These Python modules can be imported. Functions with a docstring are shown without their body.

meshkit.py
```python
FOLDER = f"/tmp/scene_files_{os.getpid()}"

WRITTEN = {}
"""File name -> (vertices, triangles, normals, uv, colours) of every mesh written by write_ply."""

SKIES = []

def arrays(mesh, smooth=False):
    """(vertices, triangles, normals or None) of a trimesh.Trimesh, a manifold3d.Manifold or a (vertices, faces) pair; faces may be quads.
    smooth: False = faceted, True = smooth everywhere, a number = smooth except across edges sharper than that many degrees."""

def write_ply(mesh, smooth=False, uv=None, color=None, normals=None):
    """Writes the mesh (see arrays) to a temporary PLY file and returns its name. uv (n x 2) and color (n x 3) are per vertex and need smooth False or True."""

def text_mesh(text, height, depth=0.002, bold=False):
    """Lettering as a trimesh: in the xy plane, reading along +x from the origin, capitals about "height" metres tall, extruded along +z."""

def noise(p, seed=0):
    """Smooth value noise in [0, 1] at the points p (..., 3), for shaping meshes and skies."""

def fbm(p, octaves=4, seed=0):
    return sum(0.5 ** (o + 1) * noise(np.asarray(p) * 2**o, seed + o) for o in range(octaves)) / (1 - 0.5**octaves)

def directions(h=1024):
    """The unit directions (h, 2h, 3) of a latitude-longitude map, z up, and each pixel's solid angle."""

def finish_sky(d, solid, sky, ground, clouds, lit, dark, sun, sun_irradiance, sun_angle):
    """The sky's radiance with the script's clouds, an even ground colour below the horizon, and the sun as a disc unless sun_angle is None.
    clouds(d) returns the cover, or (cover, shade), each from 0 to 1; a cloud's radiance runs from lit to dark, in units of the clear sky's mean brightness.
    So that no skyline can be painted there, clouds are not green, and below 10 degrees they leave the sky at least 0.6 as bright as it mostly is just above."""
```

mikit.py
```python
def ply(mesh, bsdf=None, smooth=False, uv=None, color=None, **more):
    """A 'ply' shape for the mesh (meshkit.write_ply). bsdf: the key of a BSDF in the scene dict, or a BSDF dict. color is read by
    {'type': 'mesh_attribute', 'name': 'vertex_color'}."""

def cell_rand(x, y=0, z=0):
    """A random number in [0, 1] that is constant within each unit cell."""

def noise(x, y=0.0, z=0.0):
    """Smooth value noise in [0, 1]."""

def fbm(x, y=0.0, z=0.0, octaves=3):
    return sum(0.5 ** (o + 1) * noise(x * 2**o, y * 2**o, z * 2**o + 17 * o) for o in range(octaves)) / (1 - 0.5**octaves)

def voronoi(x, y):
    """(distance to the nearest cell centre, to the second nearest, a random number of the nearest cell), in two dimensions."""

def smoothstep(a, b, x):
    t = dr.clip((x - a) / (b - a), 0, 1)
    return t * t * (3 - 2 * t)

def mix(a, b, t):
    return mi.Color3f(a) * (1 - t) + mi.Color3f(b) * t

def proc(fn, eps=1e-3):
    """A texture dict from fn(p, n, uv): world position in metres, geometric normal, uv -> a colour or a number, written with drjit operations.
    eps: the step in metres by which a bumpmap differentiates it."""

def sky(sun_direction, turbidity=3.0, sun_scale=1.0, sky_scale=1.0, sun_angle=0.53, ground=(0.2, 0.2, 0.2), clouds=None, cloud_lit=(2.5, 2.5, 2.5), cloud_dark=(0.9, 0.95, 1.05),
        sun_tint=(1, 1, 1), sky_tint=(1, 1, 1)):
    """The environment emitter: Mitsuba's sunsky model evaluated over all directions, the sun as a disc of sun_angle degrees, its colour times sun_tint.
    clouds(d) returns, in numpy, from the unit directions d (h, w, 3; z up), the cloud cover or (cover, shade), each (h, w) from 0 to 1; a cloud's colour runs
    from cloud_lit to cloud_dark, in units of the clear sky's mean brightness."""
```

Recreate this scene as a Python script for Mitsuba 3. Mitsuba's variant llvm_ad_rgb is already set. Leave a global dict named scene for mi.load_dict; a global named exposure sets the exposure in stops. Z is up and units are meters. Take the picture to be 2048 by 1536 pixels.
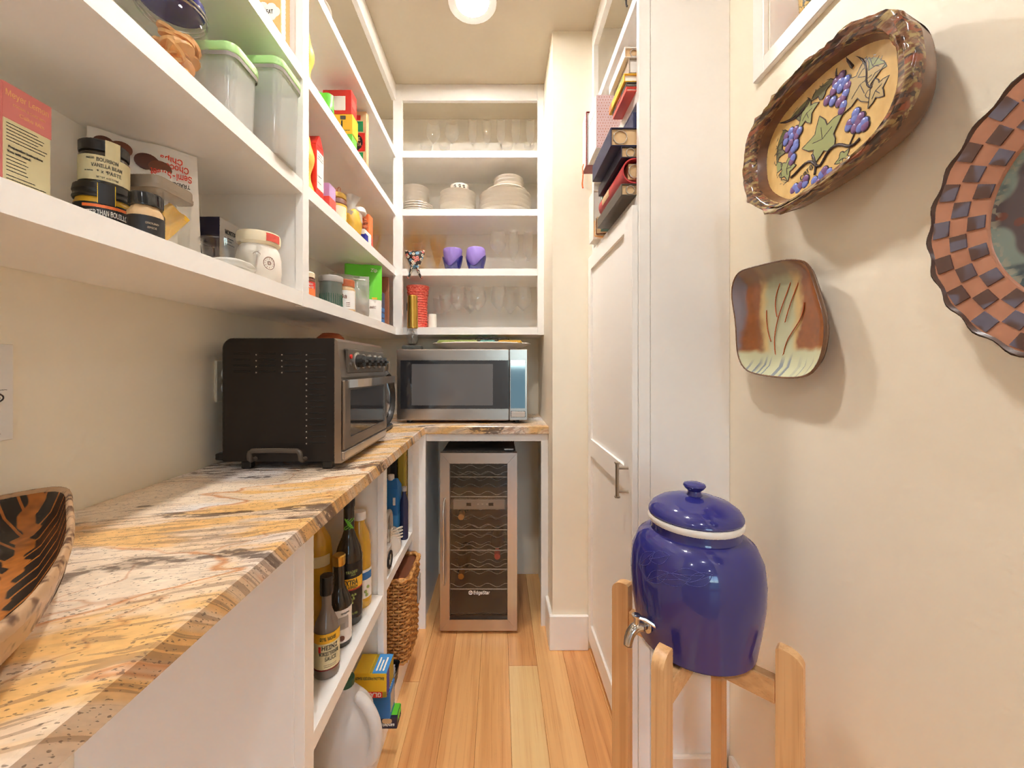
import math, random
import numpy as np, trimesh, drjit as dr, mitsuba as mi, mikit, meshkit
from shapely.geometry import Polygon, Point, box as sbox
from shapely import affinity
from mikit import proc, noise, fbm, voronoi, cell_rand, smoothstep, mix
T = mi.ScalarTransform4f
random.seed(7); rng = np.random.default_rng(7)
scene, labels = {}, {}
PI = math.pi
CAM_H = 1.197
# ------------------------------------------------------------------ camera, sky, lamps, exposure
scene['camera'] = {'type': 'perspective', 'fov': 2*math.degrees(math.atan(1024/790)), 'fov_axis': 'x', 'near_clip': 0.02, 'far_clip': 60.0,
    'to_world': T().look_at(origin=[0, 0, CAM_H], target=[0, 1, CAM_H], up=[0, 0, 1]),
    'principal_point_offset_x': (1024-998)/2048, 'principal_point_offset_y': (768-733)/1536}
scene['sky'] = mikit.sky((0.3, 0.75, 0.55), turbidity=3.0, sun_scale=0.0, sky_scale=14.0, ground=(0.25, 0.27, 0.2))
exposure = 1.18
LAMP = (150.0, 146.0, 141.0)          # radiance of the pantry downlight
KLAMP = (104.0, 109.0, 116.0)         # radiance of the kitchen downlights
# ------------------------------------------------------------------ helpers
def lin(c):
    return [((v/255)/12.92 if v/255 <= 0.04045 else ((v/255+0.055)/1.055)**2.4) for v in c]
def M(name, rgb, rough=0.5, metallic=0.0, spec=0.5, coat=0.0, tex=None, bump=None, both=True):
    base = proc(tex) if tex else {'type': 'rgb', 'value': lin(rgb)}
    d = {'type': 'principled', 'base_color': base, 'roughness': rough, 'metallic': metallic, 'specular': spec}
    if coat: d['clearcoat'] = coat; d['clearcoat_gloss'] = 0.95
    if bump: d = {'type': 'bumpmap', 'arbitrary': proc(bump[0]), 'bsdf': d, 'scale': bump[1]}
    scene[name] = {'type': 'twosided', 'bsdf': d} if both else d
    return name
_n = {}
def numbered(k):
    n = _n.get(k, 0); _n[k] = n+1
    return k if n == 0 else f'{k}_{n:03d}'
def thing(name, label, cat, group=None):
    k = numbered(name)
    labels[k] = {'label': label, 'category': cat}
    if group: labels[k]['group'] = group
    return k
def part(t, name, mesh, mat, smooth=False, label=None, kind=None, uv=None):
    k = numbered(t + '__' + name)
    scene[k] = mesh if isinstance(mesh, dict) else mikit.ply(mesh, mat, smooth=smooth, uv=uv)
    if label: labels.setdefault(k, {})['label'] = label
    if kind: labels.setdefault(k, {})['kind'] = kind
    return k
def solo(name, mesh, mat, label, cat, smooth=False, group=None):
    k = thing(name, label, cat, group)
    scene[k] = mesh if isinstance(mesh, dict) else mikit.ply(mesh, mat, smooth=smooth)
    return k
def struct(name, mesh, mat, label=None, smooth=False):
    k = numbered(name)
    scene[k] = mikit.ply(mesh, mat, smooth=smooth)
    labels[k] = {'kind': 'structure'}
    if label: labels[k]['label'] = label
    return k
cat_ = trimesh.util.concatenate
def bx(x0, x1, y0, y1, z0, z1, c=0.0):
    lo = np.minimum([x0, y0, z0], [x1, y1, z1]); hi = np.maximum([x0, y0, z0], [x1, y1, z1])
    if c <= 0:
        m = trimesh.creation.box(extents=hi-lo); m.apply_translation((lo+hi)/2); return m
    c = min(c, 0.45*(hi-lo).min())
    pts = []
    for i in range(8):
        s = np.array([(i >> k) & 1 for k in range(3)])
        p = np.where(s, hi, lo); d = np.where(s, -c, c)
        for k in range(3):
            q = p + d; q[k] = p[k]; pts.append(q)
    return trimesh.convex.convex_hull(np.array(pts))
def xf(m, t=(0, 0, 0), rz=0, rx=0, ry=0, s=None):
    m = m.copy()
    if s is not None: m.apply_scale(s)
    for a, ax in ((rx, [1, 0, 0]), (ry, [0, 1, 0]), (rz, [0, 0, 1])):
        if a: m.apply_transform(trimesh.transformations.rotation_matrix(math.radians(a), ax))
    m.apply_translation(t); return m
def lathe(prof, n=40, t=(0, 0, 0)):
    m = trimesh.creation.revolve(np.array(prof, float), sections=n); m.apply_translation(t); return m
def ext(poly, h, t=(0, 0, 0)):
    m = trimesh.creation.extrude_polygon(poly, h, engine='earcut'); m.apply_translation(t); return m
def frame_of(o, u, v):
    u = np.array(u, float); v = np.array(v, float); n = np.cross(u, v)
    X = np.eye(4); X[:3, 0], X[:3, 1], X[:3, 2], X[:3, 3] = u, v, n, o
    return X
def onface(m, o, u, v):
    m = m.copy(); m.apply_transform(frame_of(o, u, v)); return m
def tube(path, r, sides=8, closed=False):
    p = np.asarray(path, float); n = len(p)
    if closed: t = np.roll(p, -1, 0) - np.roll(p, 1, 0)
    else: t = np.gradient(p, axis=0)
    t /= np.linalg.norm(t, axis=1, keepdims=True)+1e-12
    a = np.cross(t[0], [0, 0, 1.0] if abs(t[0][2]) < 0.9 else [1.0, 0, 0]); A = []
    for i in range(n):
        a = a - t[i]*np.dot(a, t[i]); a /= np.linalg.norm(a)+1e-12; A.append(a)
    A = np.array(A); B = np.cross(t, A); ang = np.arange(sides)*2*PI/sides
    rr = np.broadcast_to(r, (n,))
    V = p[:, None] + rr[:, None, None]*(np.cos(ang)[None, :, None]*A[:, None] + np.sin(ang)[None, :, None]*B[:, None])
    V = V.reshape(-1, 3); F = []
    for i in range(n if closed else n-1):
        j = (i+1) % n
        for k in range(sides):
            l = (k+1) % sides
            F += [[i*sides+k, j*sides+k, j*sides+l], [i*sides+k, j*sides+l, i*sides+l]]
    if not closed:
        V = np.vstack([V, p[0], p[-1]])
        for k in range(sides):
            l = (k+1) % sides
            F += [[n*sides, k, l], [n*sides+1, (n-1)*sides+l, (n-1)*sides+k]]
    m = trimesh.Trimesh(V, np.array(F), process=False); m.fix_normals(); return m
def bez(pts, n=24):
    from scipy.interpolate import CubicSpline
    p = np.array(pts, float); t = np.r_[0, np.cumsum(np.linalg.norm(np.diff(p, axis=0), axis=1))]
    return CubicSpline(t, p)(np.linspace(0, t[-1], n))
def rings(R, cap0=False, cap1=False, closed=True):
    R = [np.asarray(r, float) for r in R]; n = len(R[0]); V = list(np.vstack(R)); F = []
    for i in range(len(R)-1):
        for k in range(n if closed else n-1):
            l = (k+1) % n; a, b = i*n, (i+1)*n
            F += [[a+k, b+k, b+l], [a+k, b+l, a+l]]
    for flag, i in ((cap0, 0), (cap1, len(R)-1)):
        if flag:
            V.append(R[i].mean(0)); c = len(V)-1
            for k in range(n): F.append([c, i*n+k, i*n+(k+1) % n])
    m = trimesh.Trimesh(np.array(V), np.array(F), process=False); m.fix_normals(); return m
def txt(s, h, o, u, v, depth=0.0004, bold=True, center=True, wmax=None, rot=0, sx=1.0):
    m = meshkit.text_mesh(s, h, depth, bold); b = m.bounds
    if center: m.apply_translation([-(b[0, 0]+b[1, 0])/2, -(b[0, 1]+b[1, 1])/2, 0])
    m.apply_scale([sx, 1, 1])
    if wmax and (b[1, 0]-b[0, 0]) > wmax: m.apply_scale([wmax/(b[1, 0]-b[0, 0]), 1, 1])
    if rot: m.apply_transform(trimesh.transformations.rotation_matrix(math.radians(rot), [0, 0, 1]))
    return onface(m, o, u, v)
def cyltxt(s, h, c, R, z, ang, depth=0.0004, bold=True, wmax=None, sag=0.0):
    m = meshkit.text_mesh(s, h, depth, bold); b = m.bounds
    m.apply_translation([-(b[0, 0]+b[1, 0])/2, -(b[0, 1]+b[1, 1])/2, 0])
    if wmax and (b[1, 0]-b[0, 0]) > wmax: m.apply_scale([wmax/(b[1, 0]-b[0, 0]), 1, 1])
    m = m.subdivide_to_size(max(R*0.25, 0.002)) if len(m.faces) < 4000 else m
    v = m.vertices.copy(); a = ang + v[:, 0]/R; r = R+v[:, 2]
    m.vertices = np.c_[c[0]+r*np.cos(a), c[1]+r*np.sin(a), z+v[:, 1]-sag*(v[:, 0]/R)**2*R]; return m
def cylpatch(c, R, z0, z1, a0, a1, n=16, th=0.0005):
    a = np.linspace(a0, a1, n)
    def arc(r, z): return np.c_[c[0]+r*np.cos(a), c[1]+r*np.sin(a), np.full(n, z)]
    return rings([arc(R, z0), arc(R+th, z0), arc(R+th, z1), arc(R, z1)], closed=False)
def lines(o, u, v, w, n, pitch, th, depth=0.0003, ragged=True):
    ms = []; r = np.random.default_rng(int(abs(o[1])*1e4)+n)
    for i in range(n):
        ww = w*(1 if not ragged else r.uniform(0.65, 1.0))
        ms.append(onface(bx(0, ww, -i*pitch-th, -i*pitch, 0, depth), o, u, v))
    return cat_(ms)
UX, UY, UZ, NX, NY = [1, 0, 0], [0, 1, 0], [0, 0, 1], [-1, 0, 0], [0, -1, 0]
# ------------------------------------------------------------------ materials
def wallfn(rgb, amt=0.02):
    a = lin(rgb)
    def f(p, n, uv): return mi.Color3f(a)*(1-amt+2*amt*fbm(p.x*6, p.y*6, p.z*6, 2))
    return f
def orange_peel(p, n, uv): return fbm(p.x*160, p.y*160, p.z*160, 2)
M('cream_paint', (0, 0, 0), 0.55, tex=wallfn((242, 233, 213)), bump=(orange_peel, 0.0006))
M('ceiling_paint', (200, 188, 166), 0.6)
M('white_paint', (240, 237, 232), 0.38)
M('white_interior', (236, 231, 221), 0.45)
M('trim_white', (244, 240, 233), 0.35)
M('kitchen_paint', (234, 233, 231), 0.6)
M('kitchen_floor', (168, 140, 108), 0.4)
def granite(p, n, uv):
    x, y, z = p.x, p.y, p.z
    u = x + 0.30*y + 0.5*z; v = y - 0.28*x + 0.9*z
    w = fbm(u*2.2, v*3.0, z*3, 3) - 0.5
    vv = v + 0.22*w
    big = fbm(u*1.9+3.1, vv*5.5, 2.0, 4)
    mid = fbm(u*7+1.7, vv*30, 5.0, 4)
    fine = fbm(u*70, v*150, z*70, 3)
    col = mix(lin((226, 206, 182)), lin((224, 216, 210)), smoothstep(0.42, 0.56, fbm(u*3+9, vv*6, 1.0, 3)))
    grey = smoothstep(0.50, 0.66, fbm(u*4+31, vv*8, 8.0, 3))
    col = mix(col, lin((166, 158, 156)), 0.6*grey*smoothstep(0.35, 0.65, fbm(u*40, vv*110, 4.0, 3)))
    rag = 0.05*(fbm(u*26, vv*60, 9.0, 3)-0.5)
    och = smoothstep(0.50, 0.57, big+rag)
    col = mix(col, lin((220, 172, 104)), och*(0.30+0.62*smoothstep(0.38, 0.6, mid)))
    edge = 1-smoothstep(0.0, 0.020, dr.abs(big+rag-0.525))
    col = mix(col, lin((188, 116, 50)), 0.75*edge*smoothstep(0.3, 0.55, fbm(u*5, vv*9, 7.0, 3)))
    big2 = fbm(u*2.6+17, vv*7.5, 4.0, 4)
    col = mix(col, lin((180, 116, 62)), 0.5*(1-smoothstep(0.0, 0.012, dr.abs(big2+rag-0.5))))
    dk = smoothstep(0.55, 0.63, fbm(u*17+5, vv*190, 3.0, 4))*smoothstep(0.42, 0.6, fbm(u*3+2, vv*8, 12.0, 3))
    col = mix(col, lin((124, 92, 74)), 0.5*dk)
    blot = smoothstep(0.66, 0.71, fbm(u*6.2+41, vv*19, 6.0, 4)+0.5*rag)*smoothstep(0.3, 0.5, fine)
    col = mix(col, lin((70, 52, 46)), 0.8*blot)
    col = col*(0.82+0.34*fine)
    col = mix(col, lin((90, 72, 62)), 0.7*smoothstep(0.67, 0.75, fbm(u*210, v*520, z*210, 2)))
    return col
M('granite', (0, 0, 0), 0.22, tex=granite, spec=0.45)
def woodfn(c1, c2, sc=1.0, ax=1, ring=60, gr=0.5):
    a, b = lin(c1), lin(c2)
    def f(p, n, uv):
        q = [p.x, p.y, p.z]; l = q[ax]; s, t = [q[i] for i in range(3) if i != ax]
        w = 0.05*(fbm(s*4, l*0.8, t*4, 2)-0.5)
        g = fbm((s+w)*ring*sc, l*1.5*sc, (t+w)*ring*sc, 3)
        f2 = noise((s+0.3*w)*420*sc, l*9*sc, t*420*sc)
        return mix(a, b, dr.clip(gr*smoothstep(0.35, 0.68, g)+0.35*smoothstep(0.6, 0.9, f2), 0, 1))
    return f
FW = [((236, 180, 118), (212, 146, 86)), ((240, 190, 128), (220, 162, 102)), ((228, 170, 110), (198, 130, 76)), ((240, 202, 142), (224, 176, 116)), ((218, 158, 100), (184, 116, 70))]
for i, (a, b) in enumerate(FW): M(f'floor_wood_{i}', a, 0.3, tex=woodfn(a, b, ring=50), spec=0.5)
M('pine', (0, 0, 0), 0.38, tex=woodfn((224, 178, 126), (200, 146, 94), ax=2, ring=70))
M('pine_bar', (0, 0, 0), 0.38, tex=woodfn((222, 176, 124), (198, 144, 92), ax=0, ring=70))
M('board_wood', (0, 0, 0), 0.5, tex=woodfn((166, 104, 72), (120, 68, 44), ax=2, ring=60))
M('steel', (196, 186, 178), 0.26, 1.0)
M('steel_dark', (150, 138, 128), 0.35, 1.0)
M('chrome', (220, 216, 212), 0.1, 1.0)
M('mirror_panel', (150, 158, 166), 0.06, 0.9)
M('nickel', (196, 186, 172), 0.22, 1.0)
M('gold', (212, 170, 84), 0.25, 1.0)
M('brass_lid', (196, 158, 84), 0.3, 0.9)
M('oven_black', (33, 28, 26), 0.4, spec=0.3)
M('slot_black', (14, 12, 11), 0.7)
M('black_plastic', (26, 24, 24), 0.35)
M('black_gloss', (20, 19, 20), 0.06, spec=0.6, coat=0.6)
M('dark_glass', (36, 36, 40), 0.04, spec=0.7, coat=0.8)
M('grey_glass', (96, 96, 98), 0.08, spec=0.6, coat=0.6)
M('cooler_black', (40, 38, 38), 0.45)
M('cooler_inside', (104, 90, 80), 0.6)
M('rack_wire', (206, 200, 194), 0.3, 0.35)
M('grey_plastic', (188, 180, 172), 0.4)
M('white_plastic', (234, 230, 224), 0.35)
M('ivory_plastic', (226, 216, 196), 0.4)
M('porcelain', (240, 232, 220), 0.15, spec=0.55, coat=0.5)
M('cobalt', (38, 38, 112), 0.035, spec=0.6, coat=1.0)
M('white_ceramic', (236, 230, 222), 0.2)
M('paper', (232, 226, 218), 0.7)
M('paper_cream', (226, 216, 174), 0.65)
M('ink', (44, 40, 40), 0.7)
M('red_ink', (214, 66, 48), 0.6)
for n_, c_ in dict(pink=(214, 120, 114), dark_red=(120, 40, 40), red=(206, 44, 36), orange=(238, 120, 62), yellow=(240, 186, 50), deep_yellow=(232, 190, 40), lemon=(244, 206, 90),
    green=(108, 184, 64), bright_green=(96, 196, 50), dark_green=(26, 78, 58), flag_green=(20, 128, 76), lime=(170, 214, 140), navy=(34, 36, 72), navy_box=(30, 28, 52), blue=(40, 110, 176), sky_blue=(64, 142, 206),
    purple=(150, 128, 206), dark_purple=(58, 40, 92), lilac=(196, 160, 206), cobalt_flat=(30, 40, 140), black=(26, 23, 24), grey=(150, 144, 138), dark_grey=(76, 68, 60), taupe=(150, 134, 116), tan=(206, 172, 128),
    peach=(232, 176, 112), cream=(236, 222, 190), white=(240, 236, 230), brown=(110, 62, 40), chocolate=(84, 46, 34), crimson=(176, 46, 48), coral=(222, 88, 76), olive_yellow=(150, 130, 36), silver_grey=(168, 162, 156), candle_wax=(240, 234, 222), teal=(110, 170, 160), leaf_green=(160, 172, 96), mustard=(216, 172, 62), rust=(176, 92, 52)).items():
    M(n_, c_, 0.42)
M('stand_grey', (66, 70, 66), 0.4)
M('cobalt_light', (84, 86, 158), 0.1, coat=0.8)
M('crock_glaze', (92, 100, 92), 0.25, coat=0.5)
scene['pane'] = {'type': 'thindielectric', 'int_ior': 1.5}
scene['smoke_pane'] = {'type': 'thindielectric', 'int_ior': 1.5, 'specular_transmittance': {'type': 'rgb', 'value': [0.62, 0.58, 0.54]}}
scene['stemware'] = {'type': 'thindielectric', 'int_ior': 1.52}
scene['crystal'] = {'type': 'thindielectric', 'int_ior': 1.5}
scene['solid_glass'] = {'type': 'dielectric', 'int_ior': 1.5}
scene['amber_glass'] = {'type': 'thindielectric', 'int_ior': 1.6, 'specular_transmittance': {'type': 'rgb', 'value': [0.92, 0.76, 0.52]}}
scene['clear_plastic'] = {'type': 'thindielectric', 'int_ior': 1.62, 'specular_transmittance': {'type': 'rgb', 'value': [0.9, 0.9, 0.88]}}
def thinp(name, rgb, st, dt, rough=0.2):
    scene[name] = {'type': 'principledthin', 'base_color': {'type': 'rgb', 'value': lin(rgb)}, 'roughness': rough, 'spec_trans': st, 'diff_trans': dt, 'eta': 1.4}
thinp('milky_plastic', (246, 247, 244), 0.5, 0.6, 0.08)
thinp('jug_plastic', (246, 243, 240), 0.15, 0.7, 0.3)
thinp('bag_film', (244, 242, 238), 0.6, 0.8, 0.12)
scene['dark_bottle'] = {'type': 'twosided', 'bsdf': {'type': 'principled', 'base_color': {'type': 'rgb', 'value': lin((38, 30, 18))}, 'roughness': 0.06, 'specular': 0.6, 'clearcoat': 0.5}}
M('oil_yellow', (206, 158, 44), 0.08, coat=0.8)
M('smoke_bottle', (120, 108, 98), 0.1, coat=0.6)

# ================================================================== the room
XL, XR, YB, ZC = -0.80, 0.652, 2.28, 2.62
YK, YF = -0.35, -4.2              # pantry mouth, far kitchen wall
floor_slab = struct('floor', bx(-2.4, 2.8, YF, YB+0.1, -0.06, -0.012), 'kitchen_floor', 'warm oak plank floor running down the pantry')
bounds = [-0.8, -0.645, -0.531, -0.417, -0.303, -0.189, -0.075, 0.039, 0.153, 0.267, 0.381, 0.495, 0.652]
joints = {4: [1.1], 5: [0.2, 2.05], 6: [], 7: [1.58], 8: [0.55], 9: [1.9], 10: [0.8], 3: [1.5]}
tone = {4: [0, 2], 5: [1, 0, 2], 6: [0], 7: [3, 2], 8: [0, 1], 9: [2, 4], 10: [0, 1], 3: [1, 0]}
for i in range(len(bounds)-1):
    ys = [YK] + joints.get(i, [0.9]) + [YB]
    for j in range(len(ys)-1):
        tn = tone.get(i, [0, 2])[j % len(tone.get(i, [0, 2]))]
        part(floor_slab, 'plank', bx(bounds[i]+0.0004, bounds[i+1]-0.0004, ys[j]+0.0005, ys[j+1]-0.0005, -0.012, 0.0, 0.0007), f'floor_wood_{tn}')
part(floor_slab, 'kitchen_planks', bx(-2.4, 2.8, YF, YK, -0.012, 0.0), 'kitchen_floor')
CL = bx(-2.4, 2.8, YF, YB+0.1, ZC, ZC+0.06)
hole = trimesh.creation.cylinder(radius=0.075, height=0.3, sections=48); hole.apply_translation([-0.104, 1.545, ZC])
import manifold3d as m3
def mani(m): return m3.Manifold(m3.Mesh(np.array(m.vertices, np.float32), np.array(m.faces, np.uint32)))
def unmani(M_): k = M_.to_mesh(); return trimesh.Trimesh(k.vert_properties[:, :3], k.tri_verts, process=False)
ceil_ = mani(CL) - mani(hole)
KL = [(0.2, -0.9), (-0.9, -1.4), (1.7, -1.4), (0.45, -2.9)]
KN = ['nearest the pantry mouth', 'over the left side of the kitchen', 'over the right side of the kitchen', 'nearest the kitchen window']
for kx, ky in KL+[(-0.104, 0.57)]:
    h = trimesh.creation.cylinder(radius=0.075, height=0.3, sections=40); h.apply_translation([kx, ky, ZC]); ceil_ = ceil_ - mani(h)
struct('ceiling', unmani(ceil_), 'ceiling_paint', 'cream painted pantry ceiling')
struct('wall_left', bx(XL-0.1, XL, YK, YB+0.1, 0, ZC), 'cream_paint', 'cream wall behind the counter and left shelves')
struct('wall_back', bx(XL, 0.227, YB, YB+0.1, 0, ZC), 'cream_paint', 'cream wall at the far end of the pantry')
struct('wall_bump', bx(0.227, XR+0.1, 1.677, YB+0.1, 0, ZC), 'cream_paint', 'cream wall projection right of the wine cooler')
NY0, NY1, NZ0, NZ1, ND = 0.32, 0.954, 1.947, 2.42, 0.11
wr = mani(bx(XR, XR+0.16, YK, 1.677, 0, ZC)) - mani(bx(XR-0.1, XR+ND, NY0, NY1, NZ0, NZ1))
struct('wall_right', unmani(wr), 'cream_paint', 'cream wall hung with pottery')
struct('trim_1', cat_([bx(XR-0.014, XR, NY1, NY1+0.04, NZ0-0.04, NZ1+0.04, 0.002), bx(XR-0.014, XR, NY0-0.04, NY0, NZ0-0.04, NZ1+0.04, 0.002), bx(XR-0.014, XR, NY0, NY1, NZ0-0.04, NZ0, 0.002), bx(XR-0.014, XR, NY0, NY1, NZ1, NZ1+0.04, 0.002),
    bx(XR, XR+ND, NY1-0.004, NY1-0.0005, NZ0, NZ1), bx(XR, XR+ND-0.001, NY0, NY1-0.004, NZ0+0.0005, NZ0+0.004)]), 'trim_white', 'white trim around the wall niche')
def baseb(a, b, side, h=0.146):
    # cross-section with a small bevelled top
    return None
struct('baseboard_bump', cat_([bx(0.212, 0.377, 1.662, 1.677, 0, 0.146, 0.003), bx(0.212, 0.227, 1.677, 1.815, 0, 0.146, 0.003)]), 'trim_white', 'white baseboard on the wall projection')
struct('baseboard_right', bx(XR-0.014, XR, YK, 1.10, 0, 0.116, 0.003), 'trim_white', 'white baseboard along the right wall')
# kitchen behind the camera
struct('wall_rear', cat_([bx(-2.4, 0.15, YF-0.1, YF, 0, ZC), bx(1.45, 2.8, YF-0.1, YF, 0, ZC), bx(0.15, 1.45, YF-0.1, YF, 2.15, ZC), bx(0.15, 1.45, YF-0.1, YF, 0, 0.1)]), 'kitchen_paint')
struct('wall_kitchen_left', bx(-2.5, -2.4, YF, YK, 0, ZC), 'kitchen_paint')
struct('wall_kitchen_right', bx(2.8, 2.9, YF, YK, 0, ZC), 'kitchen_paint')
struct('wall_mouth_left', bx(-2.4, XL-0.1, YK, YK+0.1, 0, ZC), 'kitchen_paint')
struct('wall_mouth_right', bx(XR+0.16, 2.8, YK, YK+0.1, 0, ZC), 'kitchen_paint')
struct('window_1', cat_([bx(0.15, 0.2, YF-0.06, YF-0.02, 0.1, 2.15, 0.003), bx(1.4, 1.45, YF-0.06, YF-0.02, 0.1, 2.15, 0.003), bx(0.2, 1.4, YF-0.06, YF-0.02, 0.1, 0.18, 0.003), bx(0.2, 1.4, YF-0.06, YF-0.02, 2.08, 2.15, 0.003), bx(0.78, 0.82, YF-0.06, YF-0.02, 0.18, 2.08, 0.003)]), 'trim_white')
# lamps
def downlight(x, y, rad, label):
    t = thing('recessed_light', label, 'ceiling light')
    part(t, 'trim_ring', lathe([(0.064, -0.001), (0.093, -0.004), (0.095, -0.001), (0.095, 0.0), (0.074, 0.0), (0.064, 0.004), (0.064, -0.001)], 48, (x, y, ZC)), 'trim_white', 30)
    part(t, 'can', lathe([(0.074, 0.0), (0.074, 0.05), (0.0, 0.05)], 40, (x, y, ZC)), 'trim_white')
    d = trimesh.creation.cylinder(radius=0.064, height=0.002, sections=48); d.apply_translation([x, y, ZC+0.002])
    k = part(t, 'lens', d, 'white_plastic')
    scene[k]['emitter'] = {'type': 'area', 'radiance': {'type': 'rgb', 'value': list(rad)}}
downlight(-0.104, 1.545, LAMP, 'round recessed ceiling light glowing above the pantry aisle')
downlight(-0.104, 0.57, [0.95*v for v in LAMP], 'second recessed pantry ceiling light, nearer the viewer')
for (kx, ky), kn in zip(KL, KN): downlight(kx, ky, KLAMP, 'recessed kitchen ceiling light '+kn)

# ================================================================== built-in joinery, left and back
LFX, BFY = -0.52, 1.99            # faces of the left and back shelving
SZ = [(1.358, 1.395), (1.655, 1.690), (1.957, 1.990), (2.250, 2.284)]
u = thing('wall_shelving', 'white built-in open shelving wrapping the left wall and far end', 'shelving')
for i, (a, b) in enumerate(SZ):
    L = Polygon([(XL+0.001, 0.1), (LFX, 0.1), (LFX, BFY), (0.2265, BFY), (0.2265, YB-0.001), (XL+0.001, YB-0.001)])
    part(u, 'shelf', ext(L, b-a, (0, 0, a)), 'white_paint')
part(u, 'divider', cat_([bx(LFX-0.019, LFX+0.0015, 1.045, 1.078, 1.356, ZC-0.001, 0.001), bx(XL+0.002, LFX-0.019, 1.052, 1.071, 1.395, ZC-0.001)]), 'white_paint')
part(u, 'corner_stile', bx(LFX-0.014, -0.487, BFY-0.0015, BFY+0.02, 1.356, ZC-0.001, 0.001), 'white_paint')
part(u, 'end_stile', bx(0.194, 0.2265, BFY-0.0015, BFY+0.02, 1.356, ZC-0.001, 0.001), 'white_paint')
part(u, 'top_rail', cat_([bx(LFX-0.02, LFX, 0.1, BFY, 2.537, ZC-0.001, 0.001)]), 'white_paint')
part(u, 'top_rail', bx(-0.487, 0.194, BFY, BFY+0.02, 2.537, ZC-0.001, 0.001), 'white_paint')
part(u, 'back_panel', bx(XL+0.001, XL+0.006, 0.1, YB-0.001, 1.395, 2.6195), 'white_interior')
part(u, 'back_panel', bx(XL+0.006, 0.226, YB-0.006, YB-0.001, 1.395, 2.6195), 'white_interior')
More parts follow.
